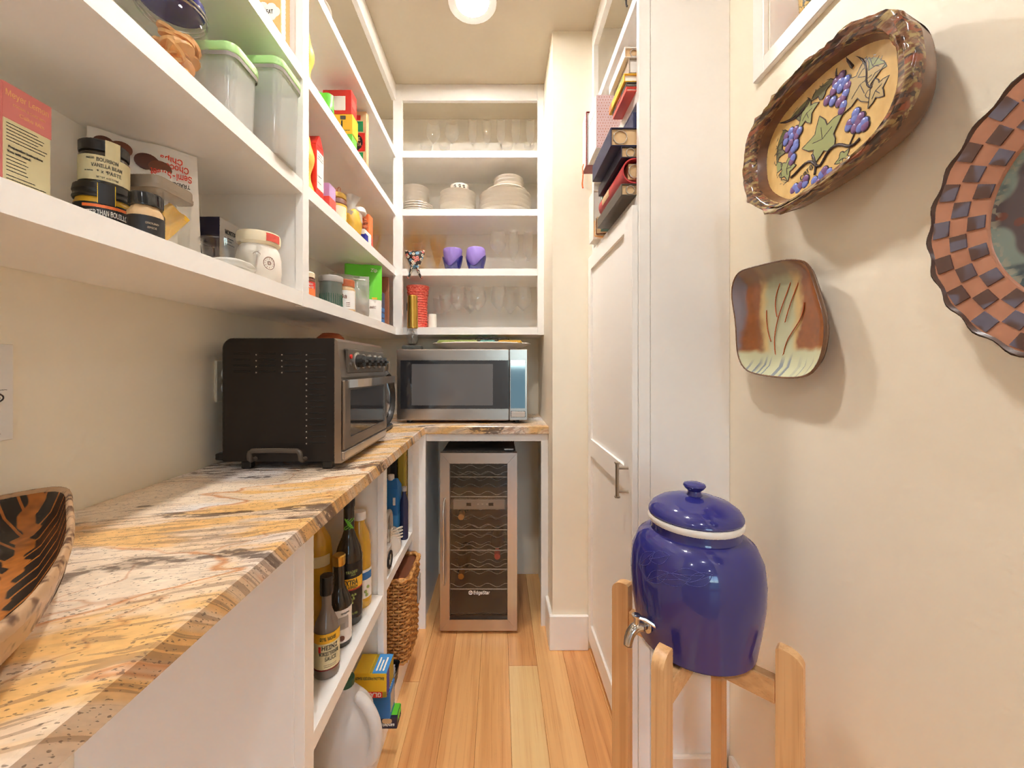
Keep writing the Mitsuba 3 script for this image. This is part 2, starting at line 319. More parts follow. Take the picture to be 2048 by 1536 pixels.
# base
BFX, BBY = -0.365, 1.82
u = thing('base_shelving', 'white built-in base shelving under the granite counter', 'base cabinet')
part(u, 'end_panel', bx(XL+0.001, BFX-0.02, 0.742, 0.760, 0, 0.889, 0.001), 'white_paint')
part(u, 'stile', bx(BFX-0.02, BFX, 0.742, 0.779, 0, 0.889, 0.001), 'white_paint')
part(u, 'stile', bx(BFX-0.02, BFX, 1.250, 1.287, 0.0, 0.889, 0.001), 'white_paint')
part(u, 'stile', bx(BFX-0.02, BFX, 1.668, 1.82, 0.0, 0.889, 0.001), 'white_paint')
part(u, 'divider', bx(XL+0.001, BFX-0.02, 1.258, 1.278, 0.1, 0.889), 'white_interior')
part(u, 'divider', bx(XL+0.001, BFX-0.02, 1.69, 1.71, 0.0, 0.889), 'white_interior')
part(u, 'shelf', bx(XL+0.001, BFX-0.001, 0.761, 1.249, 0.437, 0.475, 0.001), 'white_paint')
part(u, 'shelf', bx(XL+0.001, BFX-0.001, 1.288, 1.667, 0.465, 0.50, 0.001), 'white_paint')
part(u, 'bottom_rail', bx(BFX-0.02, BFX, 0.78, 1.249, 0, 0.1, 0.001), 'white_paint')
part(u, 'bottom_rail', bx(BFX-0.02, BFX, 1.288, 1.667, 0, 0.1, 0.001), 'white_paint')
part(u, 'deck', bx(XL+0.001, BFX-0.02, 0.761, 1.257, 0.08, 0.1), 'white_interior')
part(u, 'deck', bx(XL+0.001, BFX-0.02, 1.279, 1.689, 0.08, 0.1), 'white_interior')
part(u, 'corner_post', bx(BFX, -0.335, BBY-0.02, BBY, 0, 0.889, 0.001), 'white_paint')
part(u, 'corner_panel', bx(BFX, -0.348, BBY, YB-0.001, 0.0, 0.889), 'white_interior')
part(u, 'end_post', bx(0.194, 0.2265, BBY, BBY+0.02, 0, 0.889, 0.001), 'white_paint')
part(u, 'header', bx(-0.335, 0.194, BBY, BBY+0.02, 0.853, 0.889, 0.001), 'white_paint')
cp = Polygon([(XL+0.0015, -0.3), (-0.336, -0.3), (-0.336, 1.795), (0.2265, 1.795), (0.2265, YB-0.0015), (XL+0.0015, YB-0.0015)])
def slab(poly, z0, z1, c):
    R = []
    for z, off in ((z0, -c), (z0+c, 0), (z1-c, 0), (z1, -c)):
        q = np.array(poly.exterior.coords)[:-1]
        n = len(q); o = []
        for i in range(n):
            a, b, d = q[i-1], q[i], q[(i+1) % n]
            e1 = (b-a)/np.linalg.norm(b-a); e2 = (d-b)/np.linalg.norm(d-b)
            n1 = np.array([e1[1], -e1[0]]); n2 = np.array([e2[1], -e2[0]])
            o.append(b + off*(n1+n2))
        R.append(np.c_[o, np.full(n, z)])
    m = rings(R)
    capt = ext(Polygon(R[-1][:, :2]), 0.0005, (0, 0, z1-0.0005)); capb = ext(Polygon(R[0][:, :2]), 0.0005, (0, 0, z0))
    return cat_([m, capt, capb])
solo('countertop', slab(cp, 0.889, 0.925, 0.003), 'granite', 'L-shaped granite countertop with cream, ochre and dark brown veins', 'countertop')

# ================================================================== tall cabinet on the right
FX = 0.395
CY0, CY1 = 1.115, 1.676
t = thing('pantry_cabinet', 'tall white cabinet with shaker door and open book shelves above', 'cabinet')
part(t, 'side_panel', bx(FX+0.033, XR-0.001, CY0, CY0+0.018, 0.0, ZC-0.001), 'white_paint')
part(t, 'stile', bx(FX, FX+0.032, CY0-0.001, CY0+0.02, 0.0, ZC-0.001, 0.0012), 'white_paint')
part(t, 'stile', bx(FX, FX+0.02, CY1-0.03, CY1, 0.0, ZC-0.001, 0.001), 'white_paint')
part(t, 'rail', bx(FX, FX+0.02, CY0+0.02, CY1-0.03, 2.537, ZC-0.001, 0.001), 'white_paint')
part(t, 'rail', bx(FX, FX+0.02, CY0+0.02, CY1-0.03, 0.0, 0.09, 0.001), 'white_paint')
for a, b in SZ[1:]: part(t, 'shelf', bx(FX+0.0005, XR-0.001, CY0+0.02, CY1-0.0305, a, b, 0.001), 'white_paint')
part(t, 'back_panel', bx(XR-0.008, XR-0.001, CY0+0.018, CY1, 0.1, 2.6), 'white_interior')
part(t, 'side_panel', bx(FX+0.021, XR-0.009, CY1-0.016, CY1, 0.0, ZC-0.001), 'white_interior')
part(t, 'base_molding', bx(FX+0.036, XR-0.015, CY0-0.014, CY0-0.0005, 0, 0.106, 0.003), 'trim_white')
DX = 0.377
dz0, dz1, dy0, dy1 = 0.045, 1.655, 1.119, 1.672
dm = mani(bx(DX, FX-0.001, dy0, dy1, dz0, dz1, 0.0015))
for a, b in ((0.128, 0.829), (0.898, 1.598)):
    dm = dm - mani(bx(DX-0.01, DX+0.009, dy0+0.072, dy1-0.046, a, b))
d = part(t, 'door', unmani(dm), 'white_paint')
part(d, 'handle', cat_([tube([(0.345, 1.152, 0.818), (0.345, 1.152, 0.915)], 0.0052, 12), tube([(0.345, 1.152, 0.832), (DX, 1.152, 0.832)], 0.0042, 10), tube([(0.345, 1.152, 0.901), (DX, 1.152, 0.901)], 0.0042, 10),
    lathe([(0, 0), (0.0085, 0.001), (0.0085, 0.005), (0, 0.006)], 16, (0.345, 1.152, 0.913)), lathe([(0, 0), (0.0085, 0.001), (0.0085, 0.005), (0, 0.006)], 16, (0.345, 1.152, 0.814))]), 'nickel', 30, label='brushed nickel bar pull')

# ================================================================== object builders
def face_cam(c): return math.atan2(-c[1], -c[0])
def boxthing(name, label, cat, b, mat, c=0.0012, group=None, body='carton'):
    t = thing(name, label, cat, group)
    part(t, body, bx(*b, c), mat); return t
def ax(b, ya, yb, za, zb, d=0.0005): return bx(b[1]-0.0002, b[1]+d, b[2]+ya, b[2]+yb, b[4]+za, b[4]+zb)     # patch on the aisle face (+x)
def cm(b, xa, xb, za, zb, d=0.0005): return bx(b[0]+xa, b[0]+xb, b[2]-d, b[2]+0.0002, b[4]+za, b[4]+zb)    # patch on the near face (-y)
def rrect(w, d, r, n=6):
    p = sbox(-w/2+r, -d/2+r, w/2-r, d/2-r).buffer(r, quad_segs=n); return p
def loft(sections):            # [(w, d, r, z)] rounded rectangles
    R = []
    for w, d, r, z in sections:
        q = np.array(rrect(w, d, r).exterior.coords)[:-1]; R.append(np.c_[q, np.full(len(q), z)])
    return rings(R)
def loft_cap(sections): 
    R = []
    for w, d, r, z in sections:
        q = np.array(rrect(w, d, r).exterior.coords)[:-1]; R.append(np.c_[q, np.full(len(q), z)])
    return rings(R, True, True)
def blob(w, d, h, seed, amp=0.12, p=2.6, res=3):
    m = trimesh.creation.icosphere(res); v = m.vertices
    s = (np.abs(v)**p).sum(1)**(-1/p); v = v*s[:, None]
    nz = meshkit.fbm(m.vertices*2.2+seed*7.3, 3, seed)-0.5
    v = v*(1+amp*2*nz[:, None]); m.vertices = v*np.array([w/2, d/2, h/2])+[0, 0, h/2]; return m
def pouch(w, h, th, seed=0, top=1.0, nx=18, nz=22, wav=0.006):
    """A standing bag: flat sealed top, fuller below; local x across, y thickness, z up."""
    xs = np.linspace(-1, 1, nx); zs = np.linspace(0, 1, nz); V = []; F = []
    for side in (1, -1):
        for z in zs:
            for x in xs:
                f = max(0, (1-abs(x)**3))*(min(1, 6*z+0.25))*max(0.0, 1-max(0, (z-0.35)/0.6))**0.8
                nn = (meshkit.noise(np.array([x*3+seed, z*4, side+seed]), 3)-0.5)
                V.append([x*w/2*(top+(1-top)*(1-z)), side*(th/2*f+0.0008)+wav*nn*(0.4+f)*0.8+0.004*math.sin(5*x+seed)*z, z*h])
    N = nx*nz
    for s in (0, 1):
        for i in range(nz-1):
            for j in range(nx-1):
                a = s*N+i*nx+j; q = [a, a+1, a+nx+1, a+nx]; q = q if s == 0 else q[::-1]; F += [[q[0], q[2], q[1]], [q[0], q[3], q[2]]]
    ring0 = [i for i in range(nx)] + [i*nx+nx-1 for i in range(1, nz)] + [(nz-1)*nx+j for j in range(nx-2, -1, -1)] + [i*nx for i in range(nz-2, 0, -1)]
    for a, b in zip(ring0, ring0[1:]+ring0[:1]): F += [[a, b, N+b], [a, N+b, N+a]]
    m = trimesh.Trimesh(np.array(V), np.array(F), process=False); m.fix_normals(); return m
def bottle(name, label, cat, c, prof, mat, cap, capmat, lab=None, group=None, n=36):
    t = thing(name, label, cat, group)
    part(t, 'body', lathe(prof, n, c), mat, 40)
    if cap: part(t, 'cap', lathe(cap, 28, c), capmat, 30)
    for (R, z0, z1, m, half) in (lab or []):
        a = face_cam(c); part(t, 'paper_label', cylpatch(c, R, c[2]+z0, c[2]+z1, a-half, a+half, 20), m, 30)
    return t

# ================================================================== left shelves, near bay, lower shelf (z 1.395)
Z1, Z2, Z3, Z4 = 1.3952, 1.6902, 1.9902, 2.2842
b = (-0.775, -0.66, 0.525, 0.582, Z1, 1.578)
t = boxthing('recipe_mix_box', 'tall pink and cream cake mix box at the left end of the lower shelf', 'box', b, 'paper_cream')
part(t, 'pink_panel', cat_([ax(b, 0, 0.057, 0.135, 0.183), cm(b, 0, 0.115, 0.0, 0.183)]), 'pink')
part(t, 'lettering', cat_([txt('Meyer Lemon', 0.0085, (b[1]+0.0004, b[2]+0.028, Z1+0.169), UY, UZ, wmax=0.05, bold=False), txt('COOKIE & CAKE MIX', 0.0028, (b[1]+0.0004, b[2]+0.03, Z1+0.157), UY, UZ, wmax=0.04, bold=False), txt('Cake Mix', 0.005, (b[1]+0.0004, b[2]+0.033, Z1+0.147), UY, UZ, wmax=0.032, bold=False)]), 'peach')
part(t, 'lettering', cat_([txt('Preparation Instructions', 0.003, (b[1]+0.0004, b[2]+0.026, Z1+0.098), UY, UZ, wmax=0.04), txt('You will need:', 0.003, (b[1]+0.0004, b[2]+0.018, Z1+0.092), UY, UZ), lines((b[1], b[2]+0.004, Z1+0.13), UY, UZ, 0.05, 6, 0.0045, 0.0011), lines((b[1], b[2]+0.004, Z1+0.086), UY, UZ, 0.03, 5, 0.0048, 0.0011), lines((b[1], b[2]+0.004, Z1+0.06), UY, UZ, 0.05, 12, 0.0046, 0.0011)]), 'ink')

c = (-0.66, 0.661, Z1)
t = bottle('bouillon_jar', 'black-lidded gold jar with orange and green label under the vanilla jar', 'jar', c,
    [(0, 0), (0.034, 0.0), (0.0365, 0.004), (0.0365, 0.066), (0.0345, 0.072), (0.0345, 0.0745), (0, 0.0745)], 'oil_yellow',
    [(0.0, 0.0735), (0.0372, 0.0735), (0.0385, 0.0765), (0.0372, 0.08), (0.0372, 0.083), (0.0385, 0.086), (0.037, 0.0955), (0.034, 0.0975), (0, 0.0975)], 'black_plastic', [(0.0366, 0.006, 0.064, 'black', 1.5)])
a = face_cam(c)
part(t, 'paper_label', cylpatch(c, 0.0369, Z1+0.03, Z1+0.061, a-0.75, a+0.75, 20), 'orange'); part(t, 'paper_label', cylpatch(c, 0.0372, Z1+0.036, Z1+0.056, a-0.85, a+0.95, 20), 'black')
part(t, 'paper_label', cylpatch(c, 0.0369, Z1+0.006, Z1+0.05, a+0.97, a+1.4, 10), 'dark_green')
part(t, 'seal', cylpatch(c, 0.0387, Z1+0.062, Z1+0.0945, a-0.2, a+0.32, 10), 'black'); part(t, 'seal', cat_([cylpatch(c, 0.0389, Z1+0.062, Z1+0.0945, a-0.215, a-0.19, 3), cylpatch(c, 0.0389, Z1+0.062, Z1+0.0945, a+0.31, a+0.335, 3)]), 'deep_yellow')
part(t, 'lettering', cyltxt('BETTER THAN BOUILLON', 0.0085, c, 0.0379, Z1+0.048, a+0.05, wmax=0.062, sag=0.12), 'white')
c = (-0.66, 0.661, Z1+0.0977)
t = bottle('vanilla_paste_jar', 'small glass jar of vanilla paste with black lid stacked on the bouillon jar', 'jar', c,
    [(0, 0), (0.029, 0.0), (0.031, 0.003), (0.031, 0.047), (0.0275, 0.052), (0.0275, 0.056), (0, 0.056)], 'dark_bottle',
    [(0.0, 0.053), (0.0305, 0.053), (0.0312, 0.055), (0.0312, 0.069), (0.029, 0.071), (0, 0.071)], 'black_plastic', [(0.0311, 0.004, 0.044, 'paper_cream', 1.45)])
part(t, 'seal', cat_([cylpatch(c, 0.0314, c[2]+0.042, c[2]+0.0705, a+0.02, a+0.62, 10), cylpatch(c, 0.0314, c[2]+0.053, c[2]+0.070, a+0.02, a+0.62, 10)]), 'paper_cream')
part(t, 'lettering', cat_([cyltxt('BOURBON', 0.0056, c, 0.0315, c[2]+0.037, a+0.12, wmax=0.026), cyltxt('VANILLA BEAN', 0.0056, c, 0.0315, c[2]+0.0275, a+0.1, wmax=0.038), cyltxt('PASTE', 0.0056, c, 0.0315, c[2]+0.018, a+0.38, wmax=0.018), cyltxt("TRADER JOE'S", 0.0026, c, 0.0315, c[2]+0.038, a-0.55, wmax=0.011), cyltxt('NET WT. 4 OZ (113g)', 0.0028, c, 0.0315, c[2]+0.0085, a+0.12, wmax=0.026),
    cyltxt('ALL NATURAL', 0.0018, c, 0.0315, c[2]+0.018, a-0.6, wmax=0.012), cyltxt('* x *', 0.005, c, 0.0315, c[2]+0.018, a-0.08, wmax=0.013)]), 'ink')

def M4(o, u, v):     # local x->u, y->v-normal..., for pouches: local x across, z up, y thickness
    X = np.eye(4); u = np.array(u, float)/np.linalg.norm(u); v = np.array(v, float)/np.linalg.norm(v)
    X[:3, 0] = u; X[:3, 2] = v; X[:3, 1] = np.cross(v, u); X[:3, 3] = o; return X
t = thing('chocolate_chip_bag', 'white bag of chocolate chips with upside-down red lettering behind the clear container', 'bag')
u_ = np.array([0.76, 0.65, 0])/1.0; v_ = np.array([-0.02, 0.02, 1.0]); o_ = np.array([-0.712, 0.797, Z1+0.002])
bm = pouch(0.18, 0.255, 0.045, 3, 0.92, 26, 30, 0.003); X = M4(o_, u_, v_); bm.apply_transform(X); part(t, 'bag', bm, 'white', True)
un, vn = X[:3, 0], X[:3, 2]; nn = np.cross(un, vn)
def onbag(x, z, off=0.0225): return X[:3, 3] + un*x + vn*z + nn*off
Bt = lambda s, h, x, z, off, w: txt(s, h, onbag(x, z, off), -un, -vn, wmax=w)
def boff(x, z): zz = z/0.255; return 0.0225*(1-abs(x/0.09)**3)*max(0.0, 1-max(0, (zz-0.35)/0.6))**0.8+0.0042
Bl = lambda st, h, x, z, w: Bt(st, h, x, z, boff(x, z), w)
part(t, 'lettering', cat_([Bl('Semi-Sweet', 0.0135, 0.040, 0.194, 0.066), Bl('Chocolate', 0.0125, 0.038, 0.2125, 0.06), Bl('Chips', 0.0115, 0.040, 0.230, 0.036)]), 'red_ink')
part(t, 'lettering', cat_([Bl("TRADER JOE'S", 0.008, 0.040, 0.177, 0.06)]), 'ink')
for k, (x, z, r) in enumerate([(-0.036, 0.226, 0.017), (0.002, 0.212, 0.020), (0.022, 0.204, 0.019), (-0.06, 0.23, 0.015)]):
    s_0 = trimesh.creation.icosphere(2); s_0.apply_scale([r, r*0.85, 0.0016]); X2 = np.eye(4); X2[:3, 0] = un; X2[:3, 1] = vn; X2[:3, 2] = nn; X2[:3, 3] = onbag(x, z, boff(x, z)-0.001); s_0.apply_transform(X2)
    part(t, 'printed_chip', s_0, ['brown', 'chocolate'][k % 2], True)

b = (-0.685, -0.60, 0.695, 0.785, Z1, 1.537)
t = thing('clear_container', 'clear square lidded plastic container holding a yellow and white bag', 'container')
cx_, cy_ = -0.6425, 0.74
part(t, 'body', xf(loft([(0.068, 0.073, 0.012, 0.001), (0.074, 0.079, 0.014, 0.01), (0.08, 0.085, 0.014, 0.118), (0.083, 0.088, 0.014, 0.12)]), (cx_, cy_, Z1)), 'clear_plastic', 30)
part(t, 'lid', cat_([xf(loft_cap([(0.084, 0.089, 0.014, 0.119), (0.086, 0.091, 0.015, 0.121), (0.086, 0.091, 0.015, 0.126), (0.083, 0.088, 0.014, 0.127), (0.083, 0.088, 0.014, 0.139), (0.08, 0.085, 0.013, 0.142)]), (cx_, cy_, Z1))]), 'taupe', 30)
m = pouch(0.066, 0.112, 0.04, 5, 0.95); part(t, 'bag', xf(m, (cx_-0.008, cy_+0.008, Z1+0.002), rz=38), 'white', True)
m = pouch(0.05, 0.07, 0.03, 8, 0.8); m.apply_transform(trimesh.transformations.rotation_matrix(0.7, [0, 1, 0])); part(t, 'bag', xf(m, (cx_-0.004, cy_-0.012, Z1+0.045), rz=40), 'yellow', True)

c = (-0.585, 0.655, Z1)
t = bottle('spice_jar', 'small square-shouldered glass spice jar with black lid and dark label', 'jar', c, [(0, 0), (0.023, 0.0), (0.024, 0.003), (0.024, 0.054), (0.019, 0.063), (0.019, 0.066), (0, 0.066)], 'tan',
    [(0.0, 0.064), (0.022, 0.064), (0.0225, 0.066), (0.0225, 0.083), (0.021, 0.085), (0, 0.085)], 'black_gloss', [(0.0242, 0.004, 0.046, 'black', 1.3)], n=8)
part(t, 'lettering', cat_([cyltxt('GROUND', 0.003, c, 0.0248, Z1+0.034, face_cam(c)+0.3), cyltxt('SPICE', 0.003, c, 0.0248, Z1+0.027, face_cam(c)+0.3)]), 'taupe')

t = thing('deli_tub', 'low round clear plastic tub with a raised rim beside the blue box', 'tub')
c = (-0.575, 0.848, Z1)
part(t, 'tub', lathe([(0.0, 0.001), (0.044, 0.001), (0.046, 0.004), (0.053, 0.062), (0.057, 0.063), (0.0572, 0.066), (0.0535, 0.067)], 48, c), 'clear_plastic', 30)
part(t, 'contents', xf(blob(0.085, 0.085, 0.026, 4, 0.1), (c[0], c[1], Z1+0.004)), 'white', True)
b = (-0.70, -0.64, 0.905, 0.975, Z1, 1.54)
t = boxthing('salt_box', 'dark blue and grey box behind the clear tub', 'box', b, 'silver_grey')
part(t, 'blue_panel', cat_([cm(b, 0, 0.06, 0, 0.145), ax(b, 0, 0.07, 0.0, 0.04)]), 'navy_box'); part(t, 'lettering', cat_([txt('MORTON', 0.010, (b[1]+0.0004, b[2]+0.037, Z1+0.118), UY, UZ, wmax=0.04), lines((b[1], b[2]+0.016, Z1+0.105), UY, UZ, 0.035, 3, 0.007, 0.002)]), 'ink')

t = thing('stoneware_jar', 'cream stoneware jar with orange patch on its lid and stamped seal', 'jar')
c = (-0.582, 0.957, Z1)
part(t, 'body', lathe([(0, 0), (0.041, 0.0), (0.046, 0.006), (0.049, 0.03), (0.048, 0.062), (0.043, 0.082), (0.039, 0.09), (0.0, 0.09)], 48, c), 'porcelain', 40)
part(t, 'lid', lathe([(0, 0.0905), (0.04, 0.0905), (0.046, 0.096), (0.0475, 0.112), (0.045, 0.12), (0.02, 0.128), (0, 0.129)], 48, c), 'cream', 40)
a = face_cam(c)
part(t, 'painted_patch', cylpatch(c, 0.0474, Z1+0.098, Z1+0.1165, a+0.32, a+1.1, 12), 'coral')
th = np.linspace(0, 2*PI, 24, endpoint=False)
def cylpt(c, R, s, z, a): return [c[0]+R*math.cos(a+s/R), c[1]+R*math.sin(a+s/R), z]
part(t, 'stamp', cat_([tube([cylpt(c, 0.0486, 0.022+0.0125*math.cos(q), Z1+0.045+0.0145*math.sin(q), a) for q in th], 0.0007, 5, True)]+[tube([cylpt(c, 0.0486, 0.022+r0*math.cos(q), Z1+0.045+r0*1.1*math.sin(q), a), cylpt(c, 0.0486, 0.022+r1*math.cos(q), Z1+0.045+r1*1.1*math.sin(q), a)], 0.0006, 4) for q in th[::2] for r0, r1 in ((0.002, 0.005), (0.0085, 0.0105))]
    + [tube([cylpt(c, 0.0475, -0.004+0.006*math.cos(q)*(1+0.3*math.sin(3*q)), Z1+0.06+0.008*math.sin(q), a) for q in th], 0.0006, 4, True)]), 'brown')

# upper shelf of the near bay (z 1.690)
t = thing('cracker_jar', 'big clear glass jar with blue lid and wire clamp holding crackers', 'jar')
c = (-0.606, 0.732, Z2)
part(t, 'glass', lathe([(0, 0.002), (0.046, 0.002), (0.053, 0.008), (0.055, 0.03), (0.055, 0.13), (0.052, 0.15), (0.045, 0.165), (0.046, 0.172)], 48, c), 'clear_plastic', 40)
part(t, 'lid', lathe([(0, 0.172), (0.046, 0.172), (0.05, 0.175), (0.05, 0.186), (0.03, 0.196), (0, 0.197)], 40, c), 'cobalt', 40)
part(t, 'clamp', cat_([tube([(c[0]+0.0535*math.cos(q), c[1]+0.0535*math.sin(q), Z2+z) for q in th], 0.0018, 6, True) for z in (0.160, 0.168)]), 'chrome', 40)
for k in range(30):
    q = rng.uniform(0, 2*PI); r = rng.uniform(0.005, 0.028)
    m = trimesh.creation.cylinder(radius=0.021, height=0.006, sections=14)
    part(t, 'cracker', xf(m, (c[0]+r*math.cos(q), c[1]+r*math.sin(q), Z2+0.02+0.0034*k), rx=rng.uniform(-40, 40), ry=rng.uniform(-40, 40)), 'peach')
def canister(c, w, d, h, label, fillmat, rz, lumps):
    t = thing('canister', label, 'canister', None)
    cc = (c[0], c[1], c[2])
    part(t, 'body', xf(loft([(w*0.80, d*0.82, 0.012, 0.0005), (w*0.84, d*0.86, 0.014, 0.012), (w*0.92, d*0.92, 0.018, h*0.84), (w*0.96, d*0.96, 0.02, h*0.86), (w*0.97, d*0.97, 0.02, h-0.021)]), cc, rz=rz), 'milky_plastic', 30)
    part(t, 'base', xf(loft_cap([(w*0.79, d*0.81, 0.012, 0.0), (w*0.80, d*0.82, 0.012, 0.002)]), cc, rz=rz), 'milky_plastic')
    part(t, 'lid', xf(loft_cap([(w*0.98, d*0.98, 0.021, h-0.021), (w, d, 0.022, h-0.019), (w, d, 0.022, h-0.006), (w*0.97, d*0.97, 0.021, h-0.001), (w*0.8, d*0.8, 0.018, h-0.002)]), cc, rz=rz), 'lime', 30, label='lime green lid')
    part(t, 'gasket', xf(loft([(w*0.975, d*0.975, 0.02, h-0.029), (w*0.985, d*0.985, 0.02, h-0.021)]), cc, rz=rz), 'grey')
    for (x, y, z, sx, sy, sz, s) in lumps:
        m = blob(sx, sy, sz, s, 0.1); part(t, 'contents', xf(m, (c[0]+x, c[1]+y, c[2]+z)), fillmat, True)
    return t
canister((-0.60, 0.838, Z2), 0.14, 0.095, 0.162, 'shorter translucent canister with green lid holding flour', 'white', 0, [(0, 0, 0.003, 0.10, 0.066, 0.125, 2)])
canister((-0.572, 0.953, Z2), 0.15, 0.108, 0.218, 'tall translucent canister with green lid holding beige crackers, overhanging the shelf', 'tan', 0, [(-0.03, 0, 0.003, 0.05, 0.07, 0.10, 1), (0.028, -0.01, 0.003, 0.045, 0.05, 0.085, 2), (0.02, 0.025, 0.003, 0.05, 0.035, 0.09, 6), (-0.005, 0.0, 0.003, 0.03, 0.06, 0.06, 7)])
# top shelf of the near bay (z 1.990)
b = (-0.72, -0.56, 1.0, 1.040, Z3, 2.2)
b = (-0.72, -0.552, 1.0, 1.0435, Z3, 2.2)
t = boxthing('graham_cracker_box', 'peach coloured cracker box marked low fat on the top left shelf', 'box', b, 'peach')
cl = cat_([ext(Point(0.02*math.cos(q)*1.25, 0.012*math.sin(q)).buffer(0.013), 0.0004) for q in np.linspace(0, 2*PI, 8)[:-1]] + [ext(sbox(-0.025, -0.012, 0.025, 0.012), 0.0004)])
part(t, 'white_cloud', onface(cl, (-0.592, b[2], Z3+0.105), UX, UZ), 'white')
part(t, 'lettering', cat_([txt('LOW FAT', 0.010, (-0.592, b[2]-0.0005, Z3+0.105), UX, UZ, wmax=0.04)]), 'ink')
part(t, 'white_panel', cat_([onface(ext(Point(0.012, y).buffer(0.010), 0.0004), (b[1], b[2]+0.0, Z3), UY, UZ) for y in np.linspace(0.03, 0.2, 14)]), 'white')
part(t, 'leaf_print', cat_([onface(ext(Polygon([(0, 0), (0.004, 0.014), (0.001, 0.026), (-0.003, 0.013)]), 0.0004), (-0.575+0.005*k, b[2], Z3+0.05-0.003*k), UX, UZ) for k in range(3)]), 'dark_green')

# ================================================================== left shelves, far bay
def wavy_bottle(y, z, label):
    t = thing('syrup_bottle', label, 'bottle'); c = (-0.576, y, z)
    pr = [(0, 0), (0.027, 0.0), (0.032, 0.006)] + [(0.0295+0.0055*math.sin(2*PI*q/0.105+0.9), q) for q in np.linspace(0.012, 0.165, 24)] + [(0.022, 0.178), (0.012, 0.19), (0.011, 0.196), (0, 0.196)]
    part(t, 'body', lathe(pr, 32, c), 'lemon', 50); part(t, 'cap', lathe([(0, 0.196), (0.012, 0.196), (0.013, 0.198), (0.012, 0.216), (0, 0.218)], 24, c), 'yellow', 30)
wavy_bottle(1.152, Z3, 'wavy yellow squeeze bottle on the third shelf beside the green pouch')
wavy_bottle(1.152, Z2, 'wavy yellow squeeze bottle beside the red carton on the second shelf')
t = thing('green_pouch', 'small shiny green snack pouch left of the red box', 'bag')
m = pouch(0.075, 0.10, 0.03, 2, 0.9); part(t, 'pouch', xf(m, (-0.575, 1.285, Z3), rz=30), 'bright_green', True)
part(t, 'band', xf(bx(-0.03, 0.03, -0.0165, 0.0165, 0.02, 0.045, 0.004), (-0.575, 1.285, Z3), rz=30), 'dark_green')
x0, x1, y0, y1 = -0.64, -0.542, 1.455, 1.505
b = (x0, x1, y0, y1, Z3, 2.053)
t = boxthing('snack_box', 'green and white small box at the bottom of the box stack', 'box', b, 'white'); part(t, 'green_band', cat_([cm(b, 0, 0.098, 0.03, 0.063), ax(b, 0, 0.05, 0.03, 0.063)]), 'green'); part(t, 'lilac_band', cat_([ax(b, 0.005, 0.045, 0.006, 0.02)]), 'lilac')
b = (x0-0.004, x1+0.003, y0-0.002, y1+0.006, 2.0535, 2.126)
t = boxthing('snack_box', 'mustard yellow box in the middle of the box stack', 'box', b, 'yellow'); part(t, 'lettering', cat_([txt('al', 0.04, (x1-0.05, b[2]-0.0002, 2.082), UX, UZ, bold=False), cm(b, 0.045, 0.095, 0.012, 0.0135)]), 'ink'); part(t, 'sticker', cat_([cm(b, 0.06, 0.08, 0.052, 0.066)]), 'dark_grey')
b = (x0-0.008, x1, y0-0.004, y1, 2.1265, 2.214)
t = boxthing('snack_box', 'red box with a white label on top of the box stack', 'box', b, 'red'); part(t, 'label', cat_([cm(b, 0.034, 0.084, 0.012, 0.064)]), 'white'); part(t, 'stripe', cat_([cm(b, 0.0, 0.028, 0.05, 0.054), cm(b, 0.0, 0.028, 0.03, 0.034), ax(b, 0.006, 0.044, 0.03, 0.06)]), 'coral')
b = (-0.64, -0.541, 1.612, 1.642, Z3, 2.2385)
t = boxthing('pasta_box', 'tall pasta box in Italian green and red with a round black emblem', 'box', b, 'tan')
part(t, 'green_panel', cm(b, 0, 0.085, 0.165, 0.207), 'flag_green'); part(t, 'green_panel', cm(b, 0, 0.085, 0.035, 0.08), 'flag_green'); part(t, 'red_panel', cm(b, 0, 0.093, 0.085, 0.16), 'red'); part(t, 'red_mark', cm(b, 0.05, 0.075, 0.212, 0.232), 'red')
em = ext(Point(0, 0).buffer(0.036), 0.0006); part(t, 'emblem', onface(em, (b[0]+0.048, b[2]-0.0003, Z3+0.122), UX, UZ), 'black')
part(t, 'lettering', cat_([txt('DE', 0.014, (b[0]+0.062, b[2]-0.0009, Z3+0.134), UX, UZ), txt('PASTA', 0.012, (b[0]+0.058, b[2]-0.0009, Z3+0.113), UX, UZ, wmax=0.04), lines((b[0]+0.045, b[2]-0.0003, Z3+0.06), UX, UZ, 0.035, 3, 0.006, 0.002)]), 'tan')
# second shelf
b = (-0.63, -0.552, 1.192, 1.243, Z2, 1.872)
t = boxthing('broth_carton', 'red carton with white nutrition panel behind the wavy yellow bottle', 'carton', b, 'red')
part(t, 'gable', rings([[(b[0], b[2], 1.872), (b[1], b[2], 1.872), (b[1], b[3], 1.872), (b[0], b[3], 1.872)], [(b[0], 1.213, 1.905), (b[1], 1.213, 1.905), (b[1], 1.220, 1.905), (b[0], 1.220, 1.905)]], True, True), 'red')
part(t, 'white_panel', cat_([ax(b, 0.006, 0.05, 0.05, 0.165)]), 'white'); part(t, 'lettering', cat_([lines((b[1]+0.0004, b[2]+0.01, Z2+0.158), UY, UZ, 0.036, 3, 0.008, 0.0016), lines((b[1]+0.0004, b[2]+0.01, Z2+0.09), UY, UZ, 0.036, 2, 0.02, 0.0016)]), 'ink')
b = (-0.605, -0.556, 1.295, 1.345, Z2, 1.80)
t = boxthing('tea_box', 'narrow lilac and red box next to the gold-lidded jar', 'box', b, 'lilac'); part(t, 'red_panel', cat_([ax(b, 0, 0.05, 0.02, 0.066), cm(b, 0, 0.049, 0.02, 0.066)]), 'coral'); part(t, 'green_panel', cat_([ax(b, 0, 0.05, 0.0, 0.02)]), 'leaf_green')
